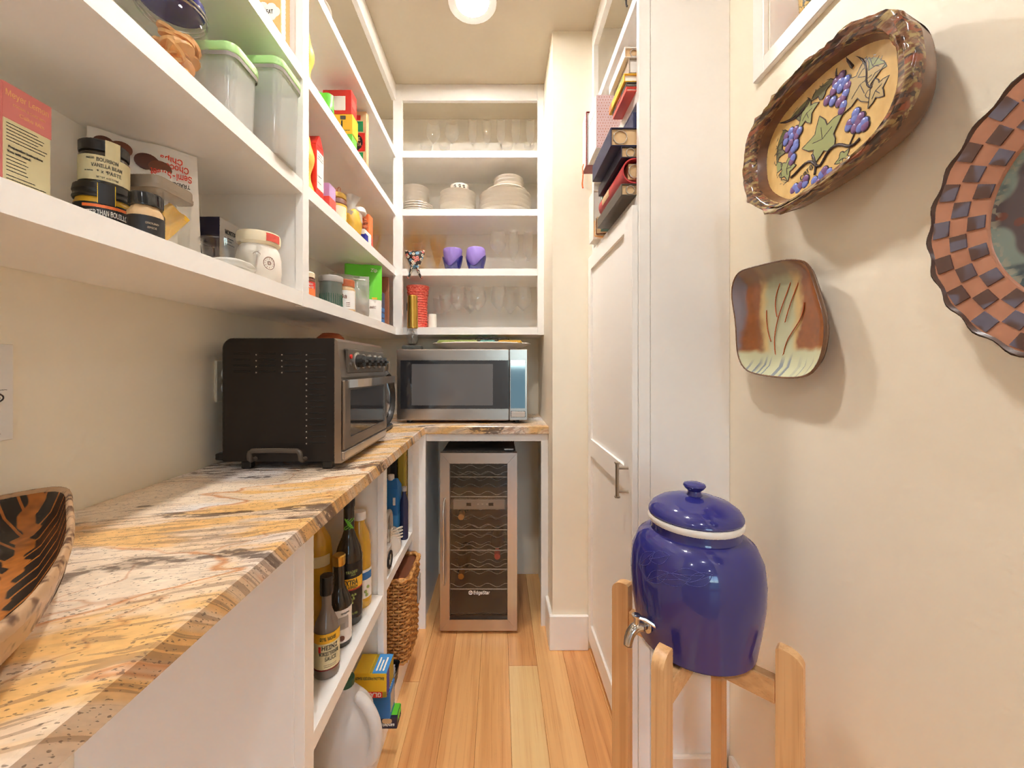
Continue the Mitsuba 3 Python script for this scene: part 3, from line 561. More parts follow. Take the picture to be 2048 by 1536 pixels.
c = (-0.583, 1.42, Z2)
t = bottle('preserve_jar', 'glass jar with gold lid, wire loops and a pale label', 'jar', c, [(0, 0), (0.031, 0.0), (0.034, 0.004), (0.034, 0.085), (0.029, 0.1), (0.029, 0.108), (0, 0.108)], 'mustard', [(0, 0.106), (0.032, 0.106), (0.033, 0.109), (0.033, 0.122), (0.03, 0.125), (0, 0.125)], 'brass_lid', [(0.0342, 0.012, 0.075, 'cream', 1.1)])
part(t, 'band', lathe([(0.0345, 0.083), (0.036, 0.086), (0.033, 0.1), (0.03, 0.104)], 32, c), 'brown', 30)
part(t, 'wire_loop', cat_([tube([(c[0]+0.006*i+0.005*math.cos(q), c[1]+0.004, Z2+0.139+0.012*math.sin(q)+0.002*i) for q in th], 0.0011, 5, True) for i in (-1, 1)]), 'rust')
t = thing('pasta_bag', 'clear twisted bag of yellow pasta behind the gold-lidded jar', 'bag')
c = (-0.578, 1.545, Z2)
part(t, 'pasta', xf(blob(0.075, 0.075, 0.125, 3, 0.12), c), 'mustard', True)
part(t, 'twist_top', rings([[(c[0]+r*math.cos(q)*(1+0.2*math.sin(3*q)), c[1]+r*math.sin(q), Z2+z) for q in th] for r, z in ((0.037, 0.07), (0.036, 0.10), (0.012, 0.132), (0.02, 0.15), (0.03, 0.17))]), 'bag_film', True)
b = (-0.62, -0.545, 1.605, 1.685, Z2, 1.757)
t = boxthing('baking_box', 'low white and royal blue box beneath the nut bag', 'box', b, 'white'); part(t, 'blue_panel', cat_([cm(b, 0.025, 0.075, 0.0, 0.045), ax(b, 0.0, 0.04, 0.0, 0.05)]), 'cobalt_flat')
t = thing('nut_bag', 'clear bag of reddish nuts with a white tied top', 'bag')
c = (-0.582, 1.645, 1.7575)
L = []
for k in range(170):
    q = rng.normal(size=3); q /= np.linalg.norm(q); q = q*np.array([0.033, 0.034, 0.033])*rng.uniform(0.75, 1.0); s = trimesh.creation.icosphere(1); s.apply_scale([0.0065, 0.0045, 0.004])
    s.apply_transform(trimesh.transformations.random_rotation_matrix(rng.random(3))); s.apply_translation(np.array(c)+q+[0, 0, 0.037]); L.append(s)
part(t, 'nuts', cat_(L), 'rust', True, kind='stuff'); part(t, 'tied_top', xf(blob(0.055, 0.05, 0.035, 9, 0.2), (c[0], c[1], c[2]+0.066)), 'white', True)
b = (-0.64, -0.57, 1.742, 1.79, Z2, 1.872)
t = boxthing('juice_carton', 'orange carton at the far end of the second shelf', 'carton', b, 'orange', c=0.006)
part(t, 'panel', cat_([ax(b, 0.006, 0.042, 0.03, 0.08)]), 'coral')
# bottom shelf of the far bay
c = (-0.572, 1.168, Z1)
t = bottle('sauce_jar', 'small jar with cream lid and red label beside the divider', 'jar', c, [(0, 0), (0.024, 0.0), (0.026, 0.003), (0.026, 0.056), (0.022, 0.06), (0.022, 0.066), (0, 0.066)], 'brown', [(0, 0.064), (0.025, 0.064), (0.025, 0.077), (0.023, 0.08), (0, 0.08)], 'cream', [(0.0262, 0.006, 0.03, 'orange', 1.4), (0.0262, 0.03, 0.05, 'red', 1.4)])
part(t, 'lettering', cat_([cyltxt('RED', 0.006, c, 0.0268, Z1+0.043, face_cam(c)+0.5), cyltxt('SAUCE', 0.005, c, 0.0268, Z1+0.034, face_cam(c)+0.5)]), 'white')
b = (-0.66, -0.60, 1.232, 1.288, Z1, 1.487)
t = boxthing('spice_box', 'dark purple box between the red-labelled jar and grey crock', 'box', b, 'dark_purple'); part(t, 'green_band', cat_([ax(b, 0, 0.056, 0.0, 0.02), cm(b, 0, 0.06, 0.0, 0.02)]), 'green'); part(t, 'lettering', lines((b[1], b[2]+0.01, Z1+0.07), UY, UZ, 0.03, 3, 0.01, 0.004), 'white')
t = thing('crock', 'grey-green glazed ceramic crock with a pale rim', 'crock'); c = (-0.582, 1.367, Z1)
part(t, 'body', lathe([(0, 0), (0.034, 0.0), (0.037, 0.004), (0.036, 0.04), (0.037, 0.09), (0, 0.09)], 40, c), 'crock_glaze', 40)
part(t, 'ridge', cat_([tube([(c[0]+(0.0372)*math.cos(q), c[1]+0.0372*math.sin(q), Z1+0.008), (c[0]+0.0362*math.cos(q), c[1]+0.0362*math.sin(q), Z1+0.05)], 0.0012, 4) for q in np.linspace(0, 2*PI, 34)[:-1]]), 'dark_green')
part(t, 'rim', lathe([(0.03, 0.0905), (0.038, 0.0905), (0.0405, 0.094), (0.0405, 0.108), (0.038, 0.112), (0, 0.112)], 40, c), 'silver_grey', 40)
c = (-0.556, 1.437, Z1)
t = bottle('nut_butter_jar', 'squat jar with brown lid and round white label', 'jar', c, [(0, 0), (0.029, 0.0), (0.0315, 0.004), (0.0315, 0.078), (0.027, 0.086), (0.027, 0.092), (0, 0.092)], 'tan', [(0, 0.09), (0.029, 0.09), (0.029, 0.112), (0.027, 0.115), (0, 0.115)], 'rust', [(0.0317, 0.008, 0.074, 'white', 1.2)])
part(t, 'lettering', cat_([cyltxt('Ga', 0.014, c, 0.0323, Z1+0.052, face_cam(c)-0.3), lines([c[0]+0.0325*math.cos(face_cam(c)), c[1]+0.0325*math.sin(face_cam(c)), Z1+0.03], [-math.sin(face_cam(c)), math.cos(face_cam(c)), 0], UZ, 0.014, 3, 0.006, 0.0015)]), 'brown')
t = thing('zip_bag', 'crumpled clear zip bag of mixed nuts in front of the green pouch', 'bag'); c = (-0.57, 1.56, Z1)
zb = pouch(0.15, 0.165, 0.055, 6, 1.0, 20, 24, 0.018); part(t, 'film', xf(zb, (c[0]-0.025, c[1]+0.012, Z1+0.001), rz=28), 'bag_film', True)
part(t, 'zip_strip', xf(bx(-0.074, 0.074, -0.002, 0.002, 0.150, 0.154), (c[0]-0.025, c[1]+0.012, Z1), rz=28), 'white')
L = []
for k in range(110):
    s = trimesh.creation.icosphere(1); s.apply_scale([0.007, 0.0045, 0.004]); s.apply_transform(trimesh.transformations.random_rotation_matrix(rng.random(3)))
    x, z = rng.uniform(-0.055, 0.055), rng.uniform(0.006, 0.052); s.apply_translation([x, rng.uniform(-0.018, 0.018)*(1-(z/0.09)), z]); L.append(s)
part(t, 'nuts', xf(cat_(L), (c[0]-0.022, c[1]+0.012, Z1), rz=28), 'tan', True, kind='stuff')
part(t, 'tag', xf(bx(-0.012, 0.0, -0.03, -0.0285, 0.045, 0.062), (c[0]-0.022, c[1]+0.012, Z1), rz=28), 'red')
t = thing('green_zip_pouch', 'bright green topped white zip pouch leaning at the shelf end', 'bag')
gp = pouch(0.155, 0.252, 0.05, 9, 1.0); X = M4((-0.60, 1.745, Z1+0.0005), (1, 0.25, 0), (0.0, 0.02, 1)); g1 = gp.copy(); g1.apply_transform(X); part(t, 'pouch', g1, 'white', True)
gg = gp.copy(); fz = gp.triangles_center[:, 2]; gg.update_faces(fz > 0.10); gg.remove_unreferenced_vertices(); gg.vertices += gg.vertex_normals*0.0008
g2 = gg.copy(); g2.apply_transform(X); part(t, 'green_panel', g2, 'bright_green', True)
Xn = np.cross(X[:3, 0], X[:3, 2]); P = lambda x, z, o=0.02: X[:3, 3]+X[:3, 0]*x+X[:3, 2]*z+Xn*o
part(t, 'lettering', cat_([txt('Zip', 0.014, P(0.045, 0.225, 0.0125), X[:3, 0], X[:3, 2])]), 'white'); part(t, 'print', cat_([txt('ORGANIC', 0.010, P(0.03, 0.06, 0.0255), X[:3, 0], X[:3, 2], wmax=0.05)]), 'brown')
part(t, 'yellow_band', cat_([onface(bx(0.02, 0.06, 0.096, 0.104, 0.0, 0.0008), P(0, 0, 0.0235), X[:3, 0], X[:3, 2])]), 'yellow')
b = (-0.60, -0.548, 1.835, 1.895, Z1, 1.546)
t = boxthing('blue_tin', 'royal blue patterned box beside the brown board', 'box', b, 'navy'); part(t, 'pattern', cat_([ax(b, ya, ya+0.014, za, za+0.02) for ya in (0.004, 0.022, 0.041) for za in (0.006, 0.032, 0.058)]+[cm(b, xa, xa+0.012, za, za+0.02) for xa in (0.004, 0.02, 0.036) for za in (0.006, 0.032, 0.058)]), 'blue')
t = thing('cutting_board', 'brown wooden board standing in the shelf corner', 'cutting board'); part(t, 'board', xf(bx(-0.115, 0.115, -0.009, 0.009, 0, 0.245, 0.003), (-0.66, 1.95, Z1), rz=4), 'board_wood')
part(t, 'handle_hole', xf(bx(-0.02, 0.02, -0.0098, 0.0098, 0.21, 0.222, 0.003), (-0.66, 1.95, Z1), rz=4), 'slot_black')
# top shelf: white bowls
def bowl(c, R, h, label, name='serving_bowl', group=None, mat='porcelain'):
    return solo(name, lathe([(0, 0), (R*0.45, 0.0), (R*0.5, 0.004), (R*0.75, h*0.4), (R*0.95, h*0.85), (R, h), (R*0.985, h+0.001), (R*0.92, h*0.85), (R*0.7, h*0.42), (R*0.4, 0.01), (0, 0.008)], 48, c), mat, label, 'bowl', 40, group)
t = thing('white_platter', 'white round platter leaning up on the top left shelf', 'platter')
pm = lathe([(0, 0), (0.06, 0.0), (0.085, 0.008), (0.0855, 0.011), (0.06, 0.004), (0, 0.004)], 44); part(t, 'plate', xf(pm, (-0.60, 1.66, Z4+0.082), ry=78), 'porcelain', 40)
solo('white_saucer', lathe([(0, 0), (0.05, 0.0), (0.075, 0.02), (0.076, 0.023), (0.05, 0.006), (0, 0.005)], 40, (-0.598, 1.22, Z4)), 'porcelain', 'white saucer lying on the top left shelf nearer the divider', 'saucer', 40)

# ================================================================== far shelves: glasses and china
def stem(name, label, group, c, kind, s=1.0, mat='crystal'):
    P = {'flute': [(0.0, 0.0), (0.03, 0.0015), (0.028, 0.003), (0.004, 0.008), (0.0035, 0.06), (0.006, 0.075), (0.017, 0.095), (0.0225, 0.13), (0.0215, 0.205)],
         'wine': [(0.0, 0.0), (0.034, 0.0015), (0.032, 0.003), (0.005, 0.008), (0.0038, 0.085), (0.012, 0.098), (0.036, 0.125), (0.042, 0.15), (0.038, 0.185), (0.031, 0.215)],
         'flared': [(0.0, 0.0), (0.032, 0.0015), (0.03, 0.003), (0.005, 0.008), (0.004, 0.085), (0.01, 0.092), (0.022, 0.1), (0.032, 0.15), (0.036, 0.18)],
         'heavy': [(0.0, 0.0), (0.03, 0.0015), (0.028, 0.003), (0.007, 0.01), (0.006, 0.05), (0.014, 0.06), (0.007, 0.068), (0.018, 0.085), (0.023, 0.12), (0.021, 0.2)],
         'coupe': [(0.0, 0.0), (0.03, 0.0015), (0.028, 0.003), (0.004, 0.008), (0.0035, 0.09), (0.01, 0.097), (0.03, 0.115), (0.032, 0.14)],
         'amber': [(0.0, 0.0), (0.036, 0.0015), (0.034, 0.003), (0.006, 0.01), (0.005, 0.055), (0.012, 0.07), (0.03, 0.13), (0.052, 0.215)]}[kind]
    k = thing(name, label, 'glass', group)
    i = next(i for i, q in enumerate(P) if q[1] > 0.01 and q[0] > 0.008)
    ft = P[:i] + [(P[i-1][0], P[i-1][1]), (0, P[i-1][1]+0.0004)]; z0 = P[i-1][1]+0.0006; w = 0.0011
    from scipy.interpolate import PchipInterpolator
    zz = np.linspace(z0, P[-1][1], 18); rb = PchipInterpolator([z0]+[q[1] for q in P[i:]], [P[i-1][0]]+[q[0] for q in P[i:]])(zz)
    if mat == 'amber_glass': pr = [(0.0, z0)]+list(zip(rb, zz))
    else: pr = [(0.0, z0)]+list(zip(rb, zz))+[(rb[-1]-w, zz[-1])]+[(max(r-w, 0.0005), q) for r, q in zip(rb[::-1], zz[::-1]) if q > z0+0.007]+[(0.0, z0+0.006)]
    part(k, 'foot', lathe(np.array(ft)*s, 32, c), 'solid_glass' if mat == 'crystal' else mat, 40); part(k, 'bowl', lathe(np.array(pr)*s, 36, c), mat, 50)
ORD = ['first', 'second', 'third', 'fourth', 'fifth', 'sixth', 'seventh', 'eighth', 'ninth']
for i, x in enumerate((-0.138, -0.064, 0.010, 0.088, 0.163)): stem('champagne_flute', ORD[i]+' tall champagne flute from the left on the top far shelf', 'champagne flutes on the top far shelf', (x, 2.06, Z4), 'flute')
for i, x in enumerate((-0.343, -0.245)): stem('water_goblet', ('left', 'right')[i]+' one of the two stemmed goblets before the flutes on the top far shelf', 'goblets on the top far shelf', (x, 2.06, Z4), 'wine', 0.87)
for i, (x, y) in enumerate(((-0.40, 2.18), (-0.30, 2.17), (0.045, 2.17), (0.165, 2.16))): stem('cordial_glass', ORD[i]+' small clear glass from the left behind the flutes and goblets', 'small glasses at the back of the top far shelf', (x, y, Z4), 'coupe')
for x in (-0.005, ): stem('wine_glass', 'wide clear wine glass right of the purple tumblers', None, (x, 2.06, Z2), 'wine', 1.02)
for i, x in enumerate((0.076, 0.152)): stem('crystal_flute', ('left', 'rightmost')[i]+' clear flute with knobbed stem on the purple tumbler shelf', 'knobbed flutes on the tumbler shelf', (x, 2.06, Z2), 'heavy', 1.07)
for i, (x, y) in enumerate(((-0.212, 2.06), (-0.110, 2.06), (0.0, 2.06), (0.125, 2.06), (-0.16, 2.17), (0.06, 2.17))): stem('wine_glass', (ORD[i]+' large wine glass from the left in the front row of the lowest far shelf') if i < 4 else (('left', 'right')[i-4]+' large wine glass in the back row of the lowest far shelf'), 'wine glasses on the lowest far shelf', (x, y, Z1), 'wine', 1.04)
for i, (x, y) in enumerate(((-0.282, 2.09), (-0.33, 2.18))): stem('liqueur_glass', ('flared clear glass right of the white candle', 'flared clear glass behind the white candle')[i], 'flared glasses by the candle', (x, y, Z1), 'flared')
for i, (x, y) in enumerate(((-0.42, 2.085), (-0.335, 2.165), (-0.475, 2.2), (-0.62, 1.93), (-0.66, 2.06))): stem('amber_goblet', ('flared amber goblet right behind the patterned figure', 'flared amber goblet nearest the purple tumblers', 'flared amber goblet deepest in the shelf corner', 'flared amber goblet next to the orange carton', 'flared amber goblet half hidden behind the corner stile')[i], 'amber goblets in the shelf corner', (x, y, Z2), 'amber', 0.98, 'amber_glass')
def plate_mesh(R): return lathe([(0, 0), (R*0.58, 0.0), (R*0.64, 0.002), (R*0.97, 0.0085), (R, 0.0105), (R*0.995, 0.0125), (R*0.96, 0.0115), (R*0.66, 0.0055), (R*0.6, 0.004), (0, 0.004)], 44)
def stack(name, label, group, x, y, z, R, n, pitch, mesh=None, cat='plate'):
    d = mikit.ply(mesh or plate_mesh(R), 'porcelain', smooth=40)
    for i in range(n):
        k = thing(name, ('topmost ' if i == n-1 else 'lowest ' if i == 0 else ORD[i]+' from the bottom, ')+label, cat, group); o = rng.uniform(-0.0015, 0.0015, 2)
        scene[k] = {**d, 'to_world': T().translate([x+o[0], y+o[1], z+i*pitch])}
    return z+n*pitch
z = stack('side_plate', 'small white plate under the bowls of the left stack', 'plates low in the left stack', -0.438, 2.115, Z3, 0.083, 5, 0.0125)
stack('dessert_bowl', 'small white bowl on the left plate stack', 'bowls on the left plate stack', -0.446, 2.115, z, 0.0, 5, 0.017, lathe([(0, 0.0), (0.05, 0.0), (0.056, 0.004), (0.072, 0.017), (0.074, 0.02), (0.07, 0.018), (0.052, 0.007), (0, 0.006)], 44), 'bowl')
z = stack('salad_plate', 'white plate of the middle stack under the painted cup', 'plates in the middle stack', -0.22, 2.115, Z3, 0.0, 7, 0.0175, lathe([(0, 0.0), (0.06, 0.0), (0.068, 0.003), (0.094, 0.015), (0.0965, 0.019), (0.093, 0.0185), (0.066, 0.007), (0, 0.006)], 44))
t = thing('painted_cup', 'white cup with small grey painted sprigs on the middle plate stack', 'cup'); c = (-0.21, 2.11, z)
part(t, 'cup', lathe([(0, 0), (0.03, 0.0), (0.034, 0.004), (0.044, 0.02), (0.049, 0.044), (0.0475, 0.045), (0.04, 0.02), (0, 0.01)], 40, c), 'porcelain', 40)
part(t, 'painted_sprig', cat_([xf(trimesh.creation.icosphere(1), (c[0]+0.0455*math.cos(q+dq), c[1]+0.0455*math.sin(q+dq), z+0.028+dz), s=0.0032) for q in (-2.05, -1.5, -1.0) for dq, dz in ((-0.09, 0.004), (0.0, -0.004), (0.08, 0.005), (0.12, -0.003), (0.02, 0.008))]), 'dark_grey')
z = stack('dinner_plate', 'large white dinner plate of the right stack', 'dinner plates in the right stack', 0.032, 2.125, Z3, 0.0, 5, 0.0225, lathe([(0, 0.0), (0.09, 0.0), (0.1, 0.003), (0.135, 0.019), (0.139, 0.0235), (0.134, 0.023), (0.098, 0.008), (0, 0.007)], 48))
z = stack('luncheon_plate', 'mid-sized white plate above the dinner plates', 'mid-sized plates in the right stack', 0.04, 2.125, z, 0.112, 2, 0.014)
stack('cereal_bowl', 'white bowl of the three on the right plate stack', 'bowls on the right plate stack', 0.052, 2.12, z, 0.0, 3, 0.019, lathe([(0, 0.0), (0.05, 0.0), (0.058, 0.004), (0.078, 0.022), (0.08, 0.026), (0.076, 0.024), (0.054, 0.008), (0, 0.007)], 44), 'bowl')
def tumbler(x, label, flip):
    t = thing('purple_tumbler', label, 'glass'); c = (x, 2.055, Z2)
    pr = [(0, 0.01), (0.026, 0.01), (0.034, 0.03), (0.046, 0.07), (0.05, 0.105), (0.049, 0.114), (0.046, 0.113), (0.04, 0.07), (0, 0.03)] if not flip else [(0, 0.01), (0.03, 0.01), (0.044, 0.04), (0.051, 0.08), (0.048, 0.112), (0.043, 0.12), (0.04, 0.119), (0.045, 0.08), (0, 0.03)]
    part(t, 'bowl', lathe(pr, 40, c), 'purple', 40)
    cut = rings([[(c[0]+(0.012 if k < 4 else 0)*0+r*math.cos(q), c[1]+r*math.sin(q), Z2+z*(0.22+0.78*abs(math.cos(q+0.2))**1.5)) for q in th] for k, (r, z) in enumerate([(0.025, 0.0), (0.036, 0.004), (0.05, 0.055), (0.0535, 0.08), (0.0515, 0.08), (0.036, 0.02)])], True, False)
    part(t, 'foot', cut, 'cobalt', 40, label='cobalt blue foot')
tumbler(-0.241, 'purple tumbler with cobalt foot, left one, flared at the rim', False); tumbler(-0.12, 'purple tumbler with cobalt foot, right one, rounded in at the rim', True)
def beads(p, n, uv): return mix(lin((214, 74, 60)), lin((236, 120, 100)), smoothstep(0.3, 0.7, noise(p.x*150, p.y*150, p.z*150)))
M('vase_red', (0, 0, 0), 0.3, tex=beads, coat=0.4)
t = thing('red_vase', 'waisted red vase with rows of beading on the lowest far shelf', 'vase'); c = (-0.425, 2.07, Z1)
vp = lambda z: 0.047+0.010*((z-0.11)/0.1)**2*(1 if z > 0.11 else 0.35)
part(t, 'body', lathe([(0, 0), (0.045, 0.0)]+[(vp(z), z) for z in np.linspace(0.004, 0.2, 14)]+[(0.06, 0.214), (0.058, 0.22), (0.054, 0.216), (0.04, 0.19), (0, 0.18)], 40, c), 'vase_red', 40)
part(t, 'beading', cat_([tube([(c[0]+(vp(z)+0.0008)*math.cos(q), c[1]+(vp(z)+0.0008)*math.sin(q), Z1+z) for q in np.linspace(0, 2*PI, 40, endpoint=False)], 0.003, 6, True) for z in np.arange(0.012, 0.19, 0.0125)]), 'vase_red', True)
t = thing('candle', 'white pillar candle beside the red vase', 'candle'); part(t, 'wax', lathe([(0, 0), (0.021, 0.0), (0.0215, 0.002), (0.021, 0.072), (0.018, 0.073), (0.0, 0.07)], 32, (-0.345, 2.05, Z1)), 'candle_wax', 40); part(t, 'wick', tube([(-0.345, 2.05, Z1+0.069), (-0.3445, 2.05, Z1+0.079)], 0.001, 6), 'ink')
# patterned figure sitting on the shelf edge
def mille(p, n, uv):
    d1, d2, w = voronoi((p.x+0.15*p.y)*62, (p.z+0.2*p.y)*62)
    inner = mix(lin((96, 150, 178)), lin((226, 214, 190)), smoothstep(0.3, 0.31, w)); inner = mix(inner, lin((214, 120, 104)), smoothstep(0.62, 0.63, w))
    c1 = mix(lin((60, 66, 90)), inner, smoothstep(0.13, 0.17, d1)); return mix(c1, lin((40, 28, 26)), smoothstep(0.40, 0.46, d1))
M('millefiori', (0, 0, 0), 0.3, tex=mille, coat=0.5)
t = thing('patterned_figure', 'small dark figure covered in coloured dots sitting on the shelf edge', 'figurine')
fc = (-0.423, 1.985)
body = rings([[(fc[0]+w*math.cos(q), fc[1]+d*math.sin(q), Z2+z) for q in th] for w, d, z in ((0.018, 0.012, 0.001), (0.024, 0.018, 0.012), (0.034, 0.02, 0.035), (0.046, 0.02, 0.06), (0.05, 0.019, 0.078), (0.047, 0.015, 0.084))], True, True)
part(t, 'body', body, 'millefiori', 50)
for s in (-1, 1):
    part(t, 'leg', tube(bez([(fc[0]+s*0.006, 1.984, Z2+0.018), (fc[0]+s*0.014, 1.976, Z2+0.004), (fc[0]+s*0.024, 1.9815, Z2-0.03), (fc[0]+s*0.036, 1.981, Z2-0.05)], 14), np.linspace(0.008, 0.0045, 14), 10), 'millefiori', True)
    part(t, 'ear', xf(blob(0.016, 0.012, 0.014, 3, 0.0), (fc[0]+s*0.042, fc[1], Z2+0.078)), 'millefiori', True)

# ================================================================== on the microwave
MX0, MX1, MY, MZ0, MZ1 = -0.488, 0.136, 1.88, 0.94, 1.279
t = thing('microwave', 'stainless steel microwave with dark glass door in the far corner', 'microwave')
part(t, 'body', bx(MX0+0.006, MX1-0.006, MY+0.035, YB-0.012, MZ0+0.002, MZ1-0.002, 0.004), 'steel_dark')
px_ = MX1-0.086
dmm = mani(bx(MX0, px_-0.0015, MY, MY+0.035, MZ0, MZ1, 0.004)) - mani(bx(MX0+0.018, px_+0.001, MY-0.01, MY+0.003, MZ0+0.055, MZ1-0.052))
dr_ = part(t, 'door', unmani(dmm), 'steel')
part(dr_, 'window', bx(MX0+0.0185, px_-0.0015, MY+0.0012, MY+0.004, MZ0+0.0555, MZ1-0.0525), 'dark_glass')
part(dr_, 'window_screen', bx(MX0+0.072, px_-0.079, MY+0.0008, MY+0.0012, MZ0+0.072, MZ1-0.07), 'grey_glass')
pn = part(t, 'control_panel', bx(px_, MX1, MY, MY+0.035, MZ0, MZ1, 0.003), 'steel')
part(pn, 'display', bx(px_+0.005, MX1-0.012, MY-0.001, MY+0.001, MZ0+0.058, MZ1-0.052), 'mirror_panel')
part(pn, 'open_button', cat_([bx(px_+0.008, MX1-0.012, MY-0.0025, MY, MZ0+0.017, MZ0+0.043, 0.002)]), 'grey_plastic')
part(pn, 'button_ring', cat_([bx(px_+0.0065, MX1-0.0105, MY-0.001, MY+0.001, MZ0+0.0155, MZ0+0.0445)]), 'slot_black')
for x in (MX0+0.05, MX1-0.05):
    for y in (MY+0.06, YB-0.06): part(t, 'foot', trimesh.creation.cylinder(radius=0.014, segment=[(x, y, 0.9252), (x, y, MZ0+0.004)]), 'black_plastic')
t = thing('wine_opener', 'upright gold electric wine opener with clear base on the microwave', 'wine opener'); c = (-0.424, 1.938, 1.2795)
part(t, 'stand', bx(c[0]-0.045, c[0]+0.045, c[1]-0.03, c[1]+0.035, 1.2795, 1.299, 0.004), 'stand_grey')
part(t, 'clear_sleeve', lathe([(0, 0.0195), (0.012, 0.0195), (0.022, 0.026), (0.028, 0.05), (0.027, 0.085), (0.022, 0.1035), (0.019, 0.1035), (0.0235, 0.085), (0.0245, 0.05), (0.018, 0.03), (0, 0.026)], 32, c), 'solid_glass', 40); part(t, 'screw', tube([(c[0]+0.006*math.cos(q*5), c[1]+0.006*math.sin(q*5), 1.305+0.012*q) for q in np.linspace(0, 6, 60)], 0.0012, 5), 'chrome', True)
part(t, 'gold_barrel', lathe([(0, 0.104), (0.023, 0.104), (0.0265, 0.108), (0.0245, 0.258), (0.022, 0.265), (0, 0.266)], 36, c), 'gold', 40); part(t, 'button', bx(c[0]-0.0285, c[0]-0.022, c[1]-0.006, c[1]+0.006, 1.47, 1.51, 0.002), 'black_plastic')
t = thing('oval_platter', 'long white oval platter lying on the microwave', 'platter'); c = (-0.092, 2.08)
def oval(sx, sy, z, w=0.0): return [(c[0]+sx*(1+w*math.sin(9*q))*math.cos(q), c[1]+sy*(1+w*math.sin(9*q))*math.sin(q), z) for q in np.linspace(0, 2*PI, 60, endpoint=False)]
part(t, 'platter', rings([oval(0.17, 0.10, 1.2795), oval(0.2, 0.12, 1.286), oval(0.245, 0.155, 1.309, 0.01), oval(0.26, 0.168, 1.314, 0.015), oval(0.257, 0.166, 1.318, 0.015), oval(0.235, 0.15, 1.312), oval(0.18, 0.11, 1.289)], True, True), 'porcelain', 50)
for i, (x0, x1, y0, z0, h, m, lb) in enumerate([(-0.31, -0.105, 1.97, 1.3165, 0.014, 'leaf_green', 'folded sage green napkin on the left of the oval platter'), (-0.10, -0.015, 1.965, 1.3165, 0.013, 'teal', 'folded teal napkin in the middle of the oval platter'), (-0.01, 0.115, 1.965, 1.3165, 0.013, 'mustard', 'folded mustard yellow napkin on the right of the oval platter')]):
    t = thing('napkin', lb, 'napkin')
    for j in range(3): part(t, 'fold', bx(x0+0.004*j, x1-0.003*j, y0+0.003*j, y0+0.15, z0+j*h/3, z0+(j+1)*h/3-0.0006, 0.0015), m)
solo('black_ribbon', tube(bez([(-0.12, 1.99, 1.334), (-0.09, 1.985, 1.342), (-0.06, 1.99, 1.334), (-0.03, 1.985, 1.344), (0.0, 1.992, 1.334), (0.03, 1.985, 1.339), (0.05, 1.995, 1.3335)], 40), 0.0035, 7), 'black', 'crumpled black ribbon lying across the napkins', 'ribbon', True)

# ================================================================== air fryer oven
OX, OB, OY0, OY1, OZ0, OZ1 = -0.417, -0.732, 1.046, 1.444, 0.945, 1.272
t = thing('toaster_oven', 'large dark brown and steel toaster oven on the granite counter', 'toaster oven')
sh = Polygon([(OB, OZ0), (OX-0.018, OZ0), (OX-0.018, OZ1)] + [(OB+0.028-0.028*math.sin(q), OZ1-0.028+0.028*math.cos(q)) for q in np.linspace(0, PI/2, 8)])
def side_ext(poly, y0, y1):
    m = trimesh.creation.extrude_polygon(poly, y1-y0, engine='earcut'); v = m.vertices.copy(); m.vertices = np.c_[v[:, 0], y0+v[:, 2], v[:, 1]]; m.fix_normals(); return m
part(t, 'body', side_ext(sh, OY0, OY1), 'oven_black')
fr = Polygon([(OX-0.018, OZ0-0.004), (OX, OZ0-0.004), (OX, 1.168), (OX-0.010, OZ1-0.008), (OX-0.018, OZ1)])
part(t, 'front_panel', side_ext(fr, OY0-0.002, OY1+0.002), 'steel_dark')
dwin = mani(bx(OX-0.001, OX+0.008, OY0+0.002, OY1-0.002, 0.974, 1.160, 0.003)) - mani(bx(OX-0.01, OX+0.02, OY0+0.042, OY1-0.03, 1.003, 1.132))
dd = part(t, 'door', unmani(dwin), 'steel_dark'); part(dd, 'glass', bx(OX+0.001, OX+0.0045, OY0+0.042, OY1-0.03, 1.003, 1.132), 'dark_glass')
hp = bez([(OX+0.006, OY0+0.03, 1.150), (OX+0.034, OY0+0.045, 1.152), (OX+0.04, (OY0+OY1)/2, 1.152), (OX+0.034, OY1-0.035, 1.152), (OX+0.006, OY1-0.02, 1.150)], 20)
part(dd, 'handle', cat_([rings([[(x-0.004, y, z-0.011), (x+0.004, y, z-0.011), (x+0.004, y, z+0.011), (x-0.004, y, z+0.011)] for x, y, z in hp], True, True)]), 'steel', label='wide steel door handle')
part(t, 'control_plate', bx(OX-0.006, OX+0.0015, OY0+0.04, OY1-0.02, 1.178, 1.246, 0.002), 'dark_grey')
for i, (y, z, r) in enumerate([(1.152, 1.213, 0.026), (1.205, 1.213, 0.022), (1.262, 1.213, 0.022), (1.318, 1.213, 0.022), (1.372, 1.213, 0.022)]):
    k = lathe([(0, 0), (r, 0.0), (r, 0.004), (r*0.85, 0.006), (0, 0.006)], 28); k2 = cat_([lathe([(0, 0.005), (r*0.72, 0.005), (r*0.66, 0.022), (0, 0.023)], 24), bx(-0.004, 0.004, -r*0.6, r*0.6, 0.02, 0.029, 0.001)])
    kb = part(t, 'knob', xf(k2, (OX+0.002, y, z), ry=90), 'black_plastic', 30); part(kb, 'ring', xf(k, (OX+0.001, y, z), ry=90), 'chrome', 30)
for z in (1.205, 1.225): part(t, 'button', xf(lathe([(0, 0), (0.006, 0), (0.006, 0.004), (0, 0.005)], 16), (OX+0.0015, 1.105, z), ry=90), 'chrome' if z < 1.21 else 'red', 30)
